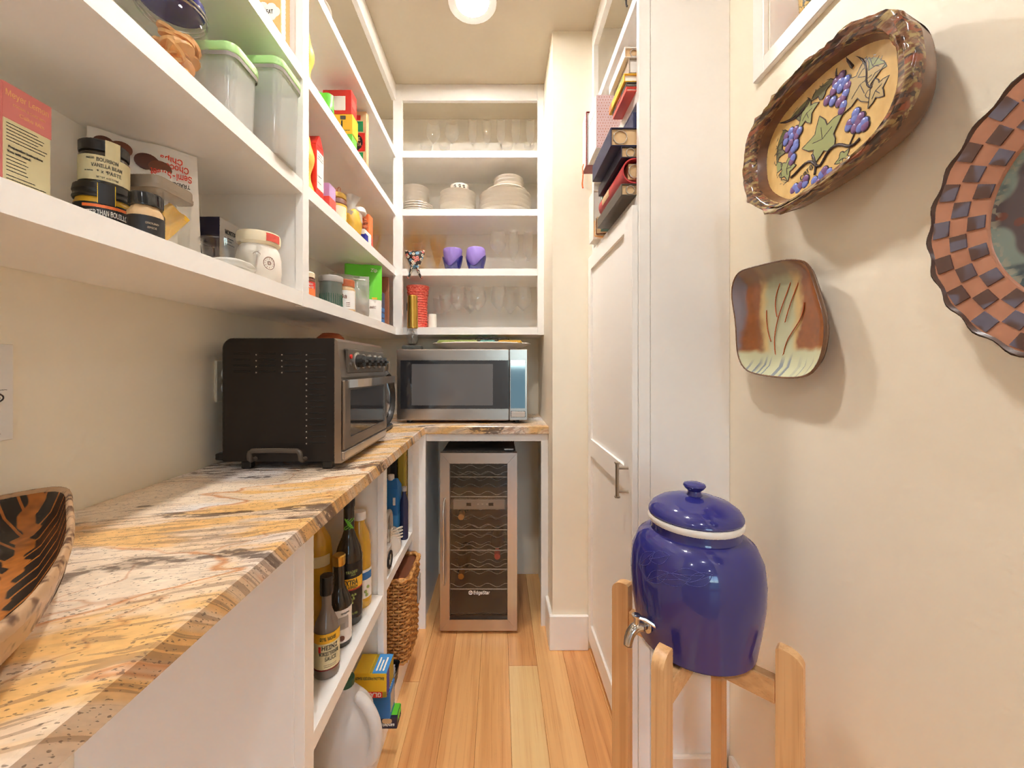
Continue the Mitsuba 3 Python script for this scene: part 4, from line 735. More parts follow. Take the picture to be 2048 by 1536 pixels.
for cx_ in (0, 1, 2, 3):
    n = 4 if cx_ < 3 else 16; x0 = (-0.704, -0.637, -0.569, -0.504)[cx_]
    for i in range(n):
        z = 1.231-0.0157*i; part(t, 'vent_slot', bx(x0, x0+0.046, OY0-0.0006, OY0+0.002, z-0.0025, z+0.0025, 0.0008), 'slot_black')
        if cx_: part(t, 'vent_hole', xf(trimesh.creation.icosphere(1), (x0-0.006, OY0+0.0008, z-0.003), s=0.0022), 'grey')
part(t, 'cord_wrap', tube([(-0.645, OY0+0.004, 0.953), (-0.645, OY0-0.018, 0.953), (-0.645, OY0-0.024, 0.957), (-0.645, OY0-0.026, 0.968), (-0.643, OY0-0.026, 0.975), (-0.637, OY0-0.026, 0.979), (-0.60, OY0-0.026, 0.98), (-0.56, OY0-0.026, 0.98), (-0.521, OY0-0.026, 0.979), (-0.515, OY0-0.026, 0.975), (-0.513, OY0-0.026, 0.968), (-0.513, OY0-0.024, 0.957), (-0.513, OY0-0.018, 0.953), (-0.513, OY0+0.004, 0.953)], 0.0065, 8), 'dark_grey', True)
part(t, 'drawer', bx(OX-0.004, OX+0.006, OY0+0.003, OY1-0.003, 0.947, 0.970, 0.002), 'steel'); part(t, 'rear_bumper', bx(OB-0.022, OB, OY0+0.002, OY0+0.022, 0.948, 0.965, 0.002), 'black_plastic')
for x in (OX-0.04, OB+0.06):
    for y in (OY0+0.012, OY1-0.03): part(t, 'foot', cat_([bx(x-0.013, x+0.013, y-0.011, y+0.013, 0.9252, 0.947, 0.003)]), 'black_plastic')
t = thing('black_appliance', 'black rounded countertop appliance with chrome face behind the toaster oven', 'kitchen appliance')
bc = (-0.505, 1.665, 1.06)
part(t, 'housing', xf(rings([[(r*math.cos(q), r*1.05*math.sin(q), z) for q in np.linspace(0, 2*PI, 40, endpoint=False)] for r, z in ((0.09, -0.06), (0.115, -0.04), (0.122, 0.0), (0.118, 0.03), (0.105, 0.04), (0.1, 0.036), (0.095, 0.02))], True, False), bc, ry=90), 'black_plastic', 40)
part(t, 'chrome_face', xf(lathe([(0.095, 0.018), (0.07, 0.03), (0.03, 0.042), (0, 0.045)], 40), bc, ry=90), 'chrome', 50); part(t, 'base', bx(bc[0]-0.09, bc[0]+0.04, bc[1]-0.07, bc[1]+0.07, 0.9252, 0.95, 0.006), 'black_plastic')
part(t, 'handle', cat_([tube(bez([(bc[0]+0.02, bc[1]-0.03, bc[2]+0.115), (bc[0]+0.03, bc[1]-0.01, bc[2]+0.15), (bc[0]+0.03, bc[1]+0.03, bc[2]+0.15), (bc[0]+0.02, bc[1]+0.05, bc[2]+0.11)], 16), 0.007, 8)]), 'grey', True)
solo('orange_crock', lathe([(0, 0), (0.05, 0.0), (0.06, 0.01), (0.062, 0.34), (0.05, 0.385), (0.03, 0.402), (0, 0.405)], 36, (-0.665, 1.56, 0.9252)), 'rust', 'tall orange canister peeking over the back of the toaster oven', 'canister', 40)

# ================================================================== wall plates on the left wall
t = thing('outlet_plate', 'ivory outlet cover on the cream wall behind the toaster oven', 'outlet'); part(t, 'plate', bx(XL, XL+0.007, 1.108, 1.180, 1.096, 1.214, 0.003), 'ivory_plastic')
for z in (1.135, 1.175): part(t, 'socket', xf(lathe([(0, 0), (0.0165, 0), (0.0165, 0.003), (0.014, 0.004), (0, 0.004)], 24), (XL+0.0065, 1.144, z), ry=90), 'white_plastic', 30)
t = thing('wall_notice', 'white printed card on the cream wall at the left edge', 'sign'); part(t, 'card', bx(XL, XL+0.005, 0.56, 0.647, 1.078, 1.233, 0.001), 'white_plastic')
cx0 = XL+0.0053
part(t, 'print', cat_([tube([(cx0, 0.618+0.010*math.cos(q), 1.196+0.006*math.sin(q)) for q in th], 0.0006, 4, True), tube([(cx0, 0.619+0.0145*math.cos(q), 1.147+0.008*math.sin(q)) for q in th], 0.0012, 4, True), tube([(cx0, 0.619+0.010*math.cos(q), 1.147+0.0045*math.sin(q)) for q in th], 0.0006, 4, True), bx(cx0-0.0004, cx0+0.0002, 0.56, 0.638, 1.159, 1.1597), bx(cx0-0.0004, cx0+0.0002, 0.56, 0.63, 1.089, 1.0896), bx(cx0-0.0004, cx0+0.0002, 0.612, 0.628, 1.136, 1.138), txt('FE', 0.014, (cx0, 0.612, 1.115), UY, UZ)]), 'ink')
# ================================================================== bowl on the counter
def leafbowl(p, n, uv):
    q = (p.x+0.62)*0.70-(p.y-0.52)*0.71; r = (p.x+0.62)*0.71+(p.y-0.52)*0.70+0.012
    jag = 0.012*(noise(q*60, 3.0, 1.0)-0.5); sp = dr.abs(r+jag); rib = 1-smoothstep(0.008, 0.0105, sp)
    s = (q+1.9*dr.abs(r)+0.012*noise(p.x*22, p.y*22, 2.0))/0.046; fr = s-dr.floor(s)
    line = smoothstep(0.82, 0.85, fr)*(1-smoothstep(0.97, 1.0, fr))
    return mix(lin((24, 17, 14)), mix(lin((176, 104, 40)), lin((140, 78, 30)), noise(p.x*120, p.y*120, p.z*120)), dr.clip(line+rib, 0, 1))
M('leaf_bowl', (0, 0, 0), 0.28, tex=leafbowl, coat=0.3)
M('bowl_rim', (0, 0, 0), 0.35, tex=lambda p, n, uv: mix(lin((176, 140, 106)), lin((84, 54, 36)), smoothstep(0.5, 0.7, fbm(p.x*60, p.y*60, p.z*60, 3))))
ol = np.array([(-0.752, 0.664), (-0.66, 0.612), (-0.572, 0.533), (-0.489, 0.452), (-0.415, 0.362), (-0.378, 0.29), (-0.39, 0.215), (-0.45, 0.17), (-0.55, 0.19), (-0.65, 0.26), (-0.73, 0.36), (-0.775, 0.48), (-0.785, 0.60)])
def smooth_closed(P, n=72):
    from scipy.interpolate import CubicSpline
    Q = np.vstack([P, P[:1]]); t = np.r_[0, np.cumsum(np.linalg.norm(np.diff(Q, axis=0), axis=1))]
    return CubicSpline(t, Q, bc_type='periodic')(np.linspace(0, t[-1], n, endpoint=False))
ob = smooth_closed(ol); cb = ob.mean(0)
def R3(s, z, lift=0.0): return np.c_[cb+s*(ob-cb), np.full(len(ob), z)+lift*np.linspace(0, 1, len(ob))*0]
t = thing('carved_bowl', 'large black and amber feather-patterned wooden bowl on the near counter', 'bowl')
part(t, 'interior', rings([R3(0.93, 0.992), R3(0.86, 0.966), R3(0.72, 0.944), R3(0.5, 0.936), R3(0.02, 0.934)], False, True), 'leaf_bowl', 40)
part(t, 'rim', rings([R3(0.93, 0.992), R3(0.955, 0.9965), R3(0.985, 0.996), R3(1.0, 0.991), R3(0.995, 0.984)]), 'bowl_rim', 60)
part(t, 'outside', rings([R3(0.995, 0.984), R3(0.95, 0.962), R3(0.8, 0.936), R3(0.6, 0.9255)], False, True), 'bowl_rim', 40)

# ================================================================== base shelves: bottles
ZB = 0.4752
def shoulder(R, r, h, hs, hn): return [(0, 0), (R*0.92, 0.0), (R, 0.006), (R, hs), (R*0.85, hs+(hn-hs)*0.35), (r*1.35, hs+(hn-hs)*0.75), (r, hn), (r, h), (0, h)]
c = (-0.408, 0.935, ZB)
t = bottle('worcestershire_bottle', 'clear-necked sauce bottle with black cap, cream label and yellow band', 'bottle', c, shoulder(0.029, 0.011, 0.205, 0.10, 0.155), 'smoke_bottle', [(0, 0.185), (0.0145, 0.185), (0.015, 0.188), (0.0145, 0.228), (0.0, 0.23)], 'black_plastic', [(0.0292, 0.022, 0.105, 'paper_cream', 1.3)])
a = face_cam(c); part(t, 'yellow_band', cylpatch(c, 0.0296, ZB+0.084, ZB+0.106, a-1.3, a+1.3, 18), 'yellow'); part(t, 'red_line', cylpatch(c, 0.0296, ZB+0.022, ZB+0.025, a-1.3, a+1.3, 18), 'dark_red')
part(t, 'lettering', cat_([cyltxt('20% MORE', 0.008, c, 0.0302, ZB+0.095, a+0.1, wmax=0.036), cyltxt('HEINZ', 0.010, c, 0.0298, ZB+0.0745, a+0.25, wmax=0.036), cyltxt('WORCESTERSHIRE', 0.0085, c, 0.0298, ZB+0.061, a+0.2, wmax=0.046), cyltxt('SAUCE', 0.0085, c, 0.0298, ZB+0.049, a+0.3, wmax=0.026)]), 'ink')
part(t, 'lettering', cat_([cylpatch(c, 0.0297, ZB+0.034-0.004*i, ZB+0.035-0.004*i, a-0.2, a+0.75, 8) for i in range(2)]), 'taupe'); part(t, 'red_mark', cylpatch(c, 0.0297, ZB+0.064, ZB+0.078, a-0.62, a-0.42, 6), 'red')
c = (-0.443, 0.868, ZB)
t = bottle('dark_sauce_bottle', 'dark bottle with yellow grape label half hidden by the end stile', 'bottle', c, shoulder(0.031, 0.012, 0.20, 0.11, 0.16), 'dark_bottle', [(0, 0.18), (0.015, 0.18), (0.015, 0.215), (0, 0.217)], 'black_plastic', [(0.0313, 0.012, 0.085, 'yellow', 1.3)])
a = face_cam(c); part(t, 'lettering', cat_([cyltxt('L', 0.014, c, 0.0319, ZB+0.07, a+0.85), cylpatch(c, 0.0318, ZB+0.082, ZB+0.088, a-1.3, a+1.3, 12)]), 'ink'); part(t, 'grape_print', cat_([xf(trimesh.creation.icosphere(1), (c[0]+0.0315*math.cos(a+0.75+0.1*i), c[1]+0.0315*math.sin(a+0.75+0.1*i), ZB+0.03+0.008*j), s=0.004) for i in range(4) for j in range(3)]), 'dark_purple')
c = (-0.42, 1.037, ZB)
t = bottle('vinegar_bottle', 'dark brown bottle with gold cap and pale picture label', 'bottle', c, shoulder(0.032, 0.0135, 0.205, 0.10, 0.15), 'dark_bottle', [(0, 0.203), (0.016, 0.203), (0.0165, 0.206), (0.0165, 0.226), (0.014, 0.229), (0, 0.229)], 'gold', [(0.0323, 0.014, 0.098, 'white', 1.25)])
a = face_cam(c); part(t, 'picture', cylpatch(c, 0.0329, ZB+0.048, ZB+0.080, a-0.1, a+0.75, 12), 'silver_grey'); part(t, 'picture', cylpatch(c, 0.0332, ZB+0.052, ZB+0.064, a-0.05, a+0.45, 12), 'grey')
part(t, 'seal_print', onface(ext(Point(0, 0).buffer(0.007), 0.0006), (c[0]+0.033*math.cos(a+0.2), c[1]+0.033*math.sin(a+0.2), ZB+0.026), [-math.sin(a+0.2), math.cos(a+0.2), 0], UZ), 'brown')
part(t, 'lettering', cat_([cyltxt('RISERVA', 0.004, c, 0.0329, ZB+0.088, a+0.5)]), 'ink')
c = (-0.428, 1.127, ZB)
t = bottle('olive_oil_bottle', 'tall black-green olive oil bottle with black and gold label', 'bottle', c, shoulder(0.0365, 0.0145, 0.325, 0.185, 0.255), 'dark_bottle', [(0, 0.323), (0.016, 0.323), (0.016, 0.355), (0, 0.357)], 'black_plastic', [(0.0368, 0.022, 0.175, 'black', 1.2)])
a = face_cam(c); part(t, 'gold_band', cylpatch(c, 0.0373, ZB+0.104, ZB+0.133, a-1.2, a+1.2, 20), 'yellow'); part(t, 'red_line', cylpatch(c, 0.0373, ZB+0.100, ZB+0.104, a-1.2, a+1.2, 20), 'crimson')
part(t, 'lettering', cat_([cyltxt('EXTRA', 0.014, c, 0.0379, ZB+0.122, a+0.12, wmax=0.04), cyltxt('VIRGIN', 0.007, c, 0.0379, ZB+0.109, a+0.28, wmax=0.026)]), 'ink'); part(t, 'gold_print', cat_([cyltxt("TRADER", 0.007, c, 0.0374, ZB+0.151, a+0.2, wmax=0.032), cyltxt('JOES', 0.004, c, 0.0374, ZB+0.143, a+0.3, wmax=0.02), cyltxt('OLIVE OIL', 0.005, c, 0.0374, ZB+0.035, a+0.25, wmax=0.03)]+[tube([cylpt(c, 0.0373, -0.004+0.02*s, ZB+0.055+0.03*s+0.004*math.sin(9*s), a) for s in np.linspace(0, 1, 10)], 0.0012, 4)]+[xf(trimesh.creation.icosphere(1), cylpt(c, 0.0373, 0.002+0.012*s+(0.004 if i else -0.004), ZB+0.06+0.03*s, a), s=0.0032) for s in (0.2, 0.55, 0.9) for i in (0, 1)]), 'leaf_green')
part(t, 'neck_print', cat_([tube([cylpt(c, 0.0155, 0.008*math.sin(6*s+i), ZB+0.262+0.03*s, a+0.2*i) for s in np.linspace(0, 1, 14)], 0.0014, 4) for i in range(-2, 3)]), 'green')
c = (-0.425, 1.203, ZB)
t = bottle('cooking_oil_bottle', 'clear plastic bottle of golden oil with white cap', 'bottle', c, [(0, 0), (0.032, 0.0), (0.035, 0.006), (0.035, 0.10), (0.0325, 0.13), (0.034, 0.17), (0.028, 0.215), (0.015, 0.245), (0.0145, 0.262), (0, 0.262)], 'oil_yellow', [(0, 0.258), (0.019, 0.258), (0.0195, 0.26), (0.019, 0.282), (0, 0.284)], 'white_plastic', [(0.0353, 0.03, 0.115, 'white', 1.3)])
a = face_cam(c); part(t, 'blue_print', cylpatch(c, 0.0359, ZB+0.085, ZB+0.107, a-1.2, a+1.2, 18), 'blue'); part(t, 'flower_print', cat_([xf(trimesh.creation.icosphere(1), cylpt(c, 0.0356, x, ZB+z, a), s=0.005) for x, z in ((0.018, 0.05), (0.026, 0.062), (0.022, 0.04))]), 'leaf_green')
c = (-0.512, 1.115, ZB)
t = bottle('large_oil_bottle', 'large golden oil bottle standing behind the dark bottles', 'bottle', c, [(0, 0), (0.036, 0.0), (0.039, 0.006), (0.039, 0.19), (0.034, 0.235), (0.016, 0.27), (0.015, 0.285), (0, 0.285)], 'oil_yellow', [(0, 0.28), (0.019, 0.28), (0.019, 0.3), (0, 0.302)], 'yellow', [(0.0393, 0.17, 0.20, 'paper_cream', 0.9)])
# bottom shelf
ZD = 0.1002
t = thing('milk_jug', 'translucent white plastic gallon jug with a moulded handle on the bottom shelf', 'jug'); c = (-0.412, 1.062, ZD)
J = []
for w, d, r, z in [(0.118, 0.118, 0.03, 0.0), (0.142, 0.142, 0.035, 0.008), (0.15, 0.15, 0.04, 0.03), (0.15, 0.15, 0.042, 0.13), (0.143, 0.143, 0.045, 0.155), (0.125, 0.125, 0.05, 0.18), (0.095, 0.095, 0.044, 0.205), (0.062, 0.062, 0.03, 0.226), (0.042, 0.042, 0.0205, 0.238), (0.04, 0.04, 0.0195, 0.25)]:
    q = np.array(rrect(w, d, r).exterior.coords)[:-1]; J.append(np.c_[q, np.full(len(q), z)])
part(t, 'body', xf(rings(J, True, False), c, rz=20), 'jug_plastic', 50)
part(t, 'handle', xf(tube(bez([(0.03, -0.03, 0.226), (0.055, -0.056, 0.21), (0.072, -0.072, 0.175), (0.0745, -0.0745, 0.13), (0.066, -0.066, 0.09), (0.05, -0.05, 0.075)], 26), np.linspace(0.014, 0.017, 26), 12), c, rz=20), 'jug_plastic', True)
part(t, 'cap', lathe([(0, 0.244), (0.022, 0.244), (0.0225, 0.247), (0.0225, 0.26), (0.02, 0.262), (0, 0.262)], 28, c), 'dark_green', 30)
b = (-0.43, -0.309, 1.195, 1.247, ZD, 0.134)
t = boxthing('sandwich_bag_box', 'low dark box with green edge under the blue box, jutting past the shelf', 'box', b, 'navy_box'); part(t, 'green_band', cat_([bx(b[0]+0.05, b[1]-0.002, b[2]+0.01, b[3], 0.1338, 0.1345), ax(b, 0.012, 0.05, 0.015, 0.034)]), 'bright_green'); part(t, 'lettering', txt('sandwich', 0.009, (b[1]-0.03, b[2]-0.0002, ZD+0.012), UX, UZ, rot=180, wmax=0.045), 'white')
part(t, 'food_print', xf(blob(0.03, 0.002, 0.016, 3, 0), (b[1]-0.03, b[2]-0.0002, ZD+0.016)), 'tan')
b = (-0.44, -0.328, 1.19, 1.243, 0.1348, 0.217)
t = boxthing('storage_bag_box', 'mid blue bag box in the middle of the box stack by the jug', 'box', b, 'blue'); part(t, 'dark_panel', cat_([cm(b, 0.0, 0.06, 0.05, 0.08)]), 'navy'); part(t, 'lettering', cat_([bx(b[0]+0.05, b[1]-0.004, b[2]+0.012+0.01*i, b[2]+0.016+0.01*i, 0.2168, 0.2174) for i in range(4)]+[cm(b, 0.03, 0.045, 0.02, 0.035)]), 'white'); part(t, 'side_panel', ax(b, 0.006, 0.046, 0.015, 0.07), 'silver_grey')
b = (-0.43, -0.333, 1.168, 1.247, 0.2174, 0.289)
t = boxthing('freezer_bag_box', 'yellow freezer bag box with blue top standing upside down on the blue box', 'box', b, 'olive_yellow')
part(t, 'yellow_face', cat_([cm(b, 0, 0.097, 0.018, 0.0716)]), 'deep_yellow'); part(t, 'top_panel', bx(b[0]+0.055, b[1], b[2], b[3], 0.2888, 0.2896), 'sky_blue'); part(t, 'top_panel', bx(b[0], b[0]+0.047, b[2], b[3], 0.2888, 0.2896), 'deep_yellow')
part(t, 'red_panel', cm(b, 0.0, 0.085, 0.0, 0.018), 'red'); part(t, 'lettering', cat_([txt('GLAD', 0.012, (b[0]+0.06, b[2]-0.0006, b[4]+0.009), NX, [0, 0, -1], wmax=0.05)]+[bx(b[0]+0.062+0.01*i, b[0]+0.067+0.01*i, b[2]+0.01, b[3]-0.015-0.01*(i % 2), 0.2895, 0.2900) for i in range(3)]), 'white'); part(t, 'lettering', txt('GALLON FREEZER BAGS', 0.008, (b[0]+0.048, b[2]-0.0007, b[4]+0.057), NX, [0, 0, -1], wmax=0.085), 'ink')
part(t, 'side_panel', ax(b, 0.004, 0.03, 0.0, 0.07), 'cobalt_flat')
t = thing('perforated_basket', 'white perforated plastic basket in front of the jug', 'basket'); 
part(t, 'basket', xf(loft([(0.075, 0.055, 0.015, 0.001), (0.09, 0.068, 0.018, 0.10), (0.094, 0.072, 0.019, 0.102), (0.094, 0.072, 0.019, 0.105)]), (-0.425, 0.855, ZD)), 'white_plastic', 40); part(t, 'base', xf(loft_cap([(0.074, 0.054, 0.015, 0.0), (0.076, 0.056, 0.015, 0.003)]), (-0.425, 0.855, ZD)), 'white_plastic')
part(t, 'hole', cat_([bx(-0.425-0.036+0.012*i, -0.425-0.031+0.012*i, 0.855-0.0345, 0.855-0.0325, ZD+0.072-0.014*j, ZD+0.077-0.014*j) for i in range(7) for j in range(3)]), 'slot_black')
# second opening
ZE = 0.5002
b = (-0.468, -0.400, 1.555, 1.622, ZE, 0.715)
t = boxthing('water_carton', 'tall blue drink carton with white screw cap on the upper base shelf', 'carton', b, 'blue'); part(t, 'gable', rings([[(b[0], b[2], 0.715), (b[1], b[2], 0.715), (b[1], b[3], 0.715), (b[0], b[3], 0.715)], [(b[0]+0.01, 1.58, 0.745), (b[1]-0.01, 1.58, 0.745), (b[1]-0.01, 1.60, 0.745), (b[0]+0.01, 1.60, 0.745)]], True, True), 'blue')
part(t, 'cap', lathe([(0, 0.742), (0.013, 0.742), (0.013, 0.762), (0, 0.764)], 20, (-0.434, 1.588, 0)), 'white_plastic', 30); part(t, 'light_panel', cat_([cm(b, 0, 0.068, 0.06, 0.11), ax(b, 0, 0.067, 0.06, 0.11)]), 'sky_blue'); part(t, 'pattern', cat_([cm(b, 0.01, 0.06, 0.01, 0.05)]), 'teal'); part(t, 'mark', cat_([cm(b, 0.05, 0.06, 0.15, 0.18)]), 'white')
c = (-0.40, 1.655, ZE)
bottle('water_bottle', 'slim dark blue bottle behind the blue carton', 'bottle', (-0.384, 1.60, ZE), [(0, 0), (0.014, 0.0), (0.016, 0.004), (0.016, 0.15), (0.008, 0.18), (0.008, 0.195), (0, 0.195)], 'navy', [(0, 0.193), (0.01, 0.193), (0.01, 0.21), (0, 0.211)], 'silver_grey')
b = (-0.422, -0.388, 1.635, 1.684, ZE, 0.868)
t = boxthing('grocery_bag', 'tall olive yellow paper bag behind the blue carton', 'bag', b, 'olive_yellow', c=0.006, body='bag'); part(t, 'seam', cat_([ax(b, 0.022, 0.026, 0, 0.35)]), 'brown')
b = (-0.55, -0.424, 1.635, 1.684, ZE, 0.88)
t = boxthing('dark_box', 'tall dark brown box behind the blue carton', 'box', b, 'black'); part(t, 'panel', cm(b, 0.02, 0.10, 0.05, 0.3), 'dark_grey')
t = thing('steam_iron', 'white corded appliance on the upper base shelf', 'appliance'); c = (-0.425, 1.47, ZE)
part(t, 'body', xf(rings([[(w*math.cos(q)+0.0, d*math.sin(q), z) for q in th] for w, d, z in ((0.045, 0.085, 0.0), (0.05, 0.09, 0.01), (0.048, 0.085, 0.045), (0.038, 0.07, 0.075), (0.02, 0.04, 0.09))], True, True), c, rz=-12), 'white_plastic', 50)
part(t, 'handle', tube(bez([(c[0]+0.02, c[1]-0.06, ZE+0.085), (c[0]+0.02, c[1]-0.062, ZE+0.14), (c[0]+0.022, c[1]-0.045, ZE+0.165), (c[0]+0.022, c[1]-0.02, ZE+0.165), (c[0]+0.02, c[1]+0.005, ZE+0.12), (c[0]+0.02, c[1]+0.01, ZE+0.085)], 26), 0.009, 10), 'silver_grey', True)
part(t, 'dial', xf(lathe([(0, 0), (0.03, 0.0), (0.032, 0.01), (0.02, 0.02), (0, 0.022)], 32), (c[0]+0.005, c[1]-0.06, ZE+0.12), ry=90), 'white_plastic', 40)
part(t, 'cord', cat_([tube(bez([(c[0]+0.03+0.004*i, c[1]-0.05, ZE+0.10+0.006*i), (c[0]+0.045, c[1]+0.01, ZE+0.09-0.012*i), (c[0]+0.05, c[1]+0.06, ZE+0.075-0.012*i), (c[0]+0.035, c[1]+0.075, ZE+0.06-0.01*i), (c[0]+0.01, c[1]+0.07, ZE+0.05-0.008*i)], 22), 0.0032, 6) for i in range(4)]), 'candle_wax', True)
t = thing('kitchen_timer', 'grey dial timer in a clear frame at the front of the upper base shelf', 'timer'); c = (-0.38, 1.335, ZE)
part(t, 'frame', bx(c[0]-0.014, c[0]+0.010, c[1]-0.034, c[1]+0.034, ZE, ZE+0.092, 0.008), 'grey_plastic')
part(t, 'dial', xf(lathe([(0.018, 0), (0.029, 0), (0.029, 0.004), (0.022, 0.006), (0.018, 0.004)], 36), (c[0]+0.0095, c[1], ZE+0.045), ry=90), 'black_plastic', 30); part(t, 'dial_face', xf(lathe([(0, 0), (0.018, 0), (0.018, 0.001), (0, 0.0012)], 32), (c[0]+0.0098, c[1], ZE+0.045), ry=90), 'white'); part(t, 'hand', bx(c[0]+0.0112, c[0]+0.0122, c[1]-0.001, c[1]+0.001, ZE+0.045, ZE+0.059), 'ink')
part(t, 'top_strap', bx(c[0]+0.004, c[0]+0.0055, c[1]+0.02, c[1]+0.028, ZE+0.0915, ZE+0.15, 0.0006), 'taupe')
# wicker basket
t = thing('wicker_basket', 'woven tan wicker basket with pale handle opening leaning out of the base shelf', 'basket')
bw, bd, bh = 0.335, 0.215, 0.315
def bpt(s, off, z):
    P = np.array(rrect(bd*(0.9+0.1*z/bh)+2*off, bw*(0.96+0.04*z/bh)+2*off, 0.035, 10).exterior.coords)[:-1]; L = np.r_[0, np.cumsum(np.linalg.norm(np.diff(np.vstack([P, P[:1]]), axis=0), axis=1))]; q = (s % 1)*L[-1]
    return np.array([np.interp(q, L, np.r_[P[:, i], P[0, i]]) for i in (0, 1)])
WM = []; NS = 56
bc0 = np.array([-0.495, 1.535, 0.106])
# local: long axis into the shelf (x), short along y
def toW(P): return np.c_[bc0[0]+P[:, 1], bc0[1]+P[:, 0], bc0[2]+P[:, 2]]
s_ = np.linspace(0, 1, NS*3, endpoint=False)
for j in range(27):
    z = 0.008+j*0.0115
    if z > bh: break
    off = 0.0028*np.cos(PI*NS*s_ + PI*j)
    pts = np.array([np.r_[bpt(a_, o_, z), z] for a_, o_ in zip(s_, off)])
    WM.append(tube(toW(pts), 0.0052, 5, True))
M('wicker', (0, 0, 0), 0.5, tex=lambda p, n, uv: mix(lin((206, 150, 84)), lin((150, 94, 44)), smoothstep(0.35, 0.7, fbm(p.x*90, p.y*90, p.z*140, 2))))
part(t, 'weave', cat_(WM), 'wicker', True, kind='stuff')
part(t, 'stake', cat_([tube(toW(np.array([np.r_[bpt(a_, 0, z), z] for z in np.linspace(0, bh, 6)])), 0.0035, 5) for a_ in np.arange(NS)/NS]), 'wicker', True, kind='stuff')
part(t, 'rim', cat_([tube(toW(np.array([np.r_[bpt(a_, o_, bh), bh+0.003*math.sin(2*PI*NS*a_/2+ph)] for a_ in s_])), 0.0065, 6, True) for o_, ph in ((0.002, 0), (-0.003, PI))]), 'wicker', True)
part(t, 'lining', xf(loft_cap([(bw*0.93, bd*0.86, 0.03, 0.002), (bw*0.97, bd*0.95, 0.03, bh*0.98)]), bc0), 'brown')
xe = bc0[0]+bw/2+0.006
part(t, 'handle_opening', bx(xe-0.004, xe+0.003, bc0[1]+0.03, bc0[1]+0.075, bc0[2]+0.15, bc0[2]+0.255, 0.006), 'silver_grey')
t = thing('black_tray', 'black tray of papers tucked under the wicker basket end', 'tray'); 
part(t, 'tray', xf(loft([(0.16, 0.105, 0.012, 0.001), (0.17, 0.115, 0.014, 0.05), (0.174, 0.119, 0.014, 0.052)]), (-0.437, 1.349, ZD)), 'black_plastic', 40); part(t, 'tray_base', xf(loft_cap([(0.159, 0.104, 0.012, 0.0), (0.161, 0.106, 0.012, 0.003)]), (-0.437, 1.349, ZD)), 'black_plastic')
for i in range(5): part(t, 'paper_sheet', xf(bx(-0.07, 0.07, -0.04, 0.04, 0, 0.0015), (-0.432, 1.349, ZD+0.006+0.008*i), rz=3*i-6, ry=-4), 'paper' if i % 2 else 'silver_grey')

# ================================================================== wine cooler
WX0, WX1, WY, WZ0, WZ1 = -0.264, 0.081, 1.767, 0.0135, 0.81
t = thing('wine_cooler', 'narrow stainless framed wine cooler with glass door and wavy racks', 'wine cooler')
iy0, iy1 = WY+0.045, YB-0.06
cab = mani(bx(WX0+0.004, WX1-0.004, WY+0.042, YB-0.03, WZ0+0.012, WZ1, 0.002)) - mani(bx(WX0+0.03, WX1-0.03, WY, YB-0.05, WZ0+0.05, WZ1-0.03))
part(t, 'cabinet', unmani(cab), 'cooler_black')
ln = mani(bx(WX0+0.0301, WX1-0.0301, iy0, YB-0.0501, WZ0+0.0501, WZ1-0.0301)) - mani(bx(WX0+0.034, WX1-0.034, WY, YB-0.054, WZ0+0.054, WZ1-0.034))
part(t, 'liner', unmani(ln), 'cooler_inside'); part(t, 'zone_divider', bx(WX0+0.034, WX1-0.034, iy0+0.01, YB-0.055, 0.54, 0.584), 'cooler_inside')
for x in (WX0+0.03, WX1-0.03):
    for y in (WY+0.07, YB-0.07): part(t, 'foot', trimesh.creation.cylinder(radius=0.014, segment=[(x, y, 0.0004), (x, y, WZ0+0.013)]), 'black_plastic')
d = part(t, 'door', cat_([bx(WX0+0.035, WX1-0.035, WY+0.033, WY+0.04, WZ0, WZ0+0.03), bx(WX0+0.002, WX1-0.002, WY+0.036, WY+0.0415, WZ0+0.002, WZ0+0.04), bx(WX0+0.002, WX1-0.002, WY+0.036, WY+0.0415, WZ1-0.04, WZ1-0.002), bx(WX0+0.002, WX0+0.04, WY+0.036, WY+0.0415, WZ0+0.04, WZ1-0.04), bx(WX1-0.04, WX1-0.002, WY+0.036, WY+0.0415, WZ0+0.04, WZ1-0.04)]), 'cooler_black')
ix0, ix1, iz0, iz1 = WX0+0.043, WX1-0.043, WZ0+0.05, WZ1-0.048
def mitre(P):      # outer a,b  inner b,a in xz
    f0 = [(x, WY, z) for x, z in P]; f1 = [(x, WY+0.035, z) for x, z in P]
    m = trimesh.convex.convex_hull(np.array([(x+(0.0), WY+0.0012, z) for x, z in P]+[(x, WY+0.035, z) for x, z in P])); return m
g = 0.0004
part(d, 'frame_bar', mitre([(WX0+g, WZ1), (WX1-g, WZ1), (ix1-g, iz1), (ix0+g, iz1)]), 'steel'); part(d, 'frame_bar', mitre([(WX0+g, WZ0), (WX1-g, WZ0), (ix1-g, iz0), (ix0+g, iz0)]), 'steel')
part(d, 'frame_bar', mitre([(WX0, WZ0+g), (WX0, WZ1-g), (ix0, iz1-g), (ix0, iz0+g)]), 'steel'); part(d, 'frame_bar', mitre([(WX1, WZ0+g), (WX1, WZ1-g), (ix1, iz1-g), (ix1, iz0+g)]), 'steel')
gp_ = np.array([(ix0-0.002, WY+0.012, iz0-0.002), (ix1+0.002, WY+0.012, iz0-0.002), (ix1+0.002, WY+0.012, iz1+0.002), (ix0-0.002, WY+0.012, iz1+0.002)])
part(d, 'glass', trimesh.Trimesh(gp_, [[0, 1, 2], [0, 2, 3]], process=False), 'smoke_pane')
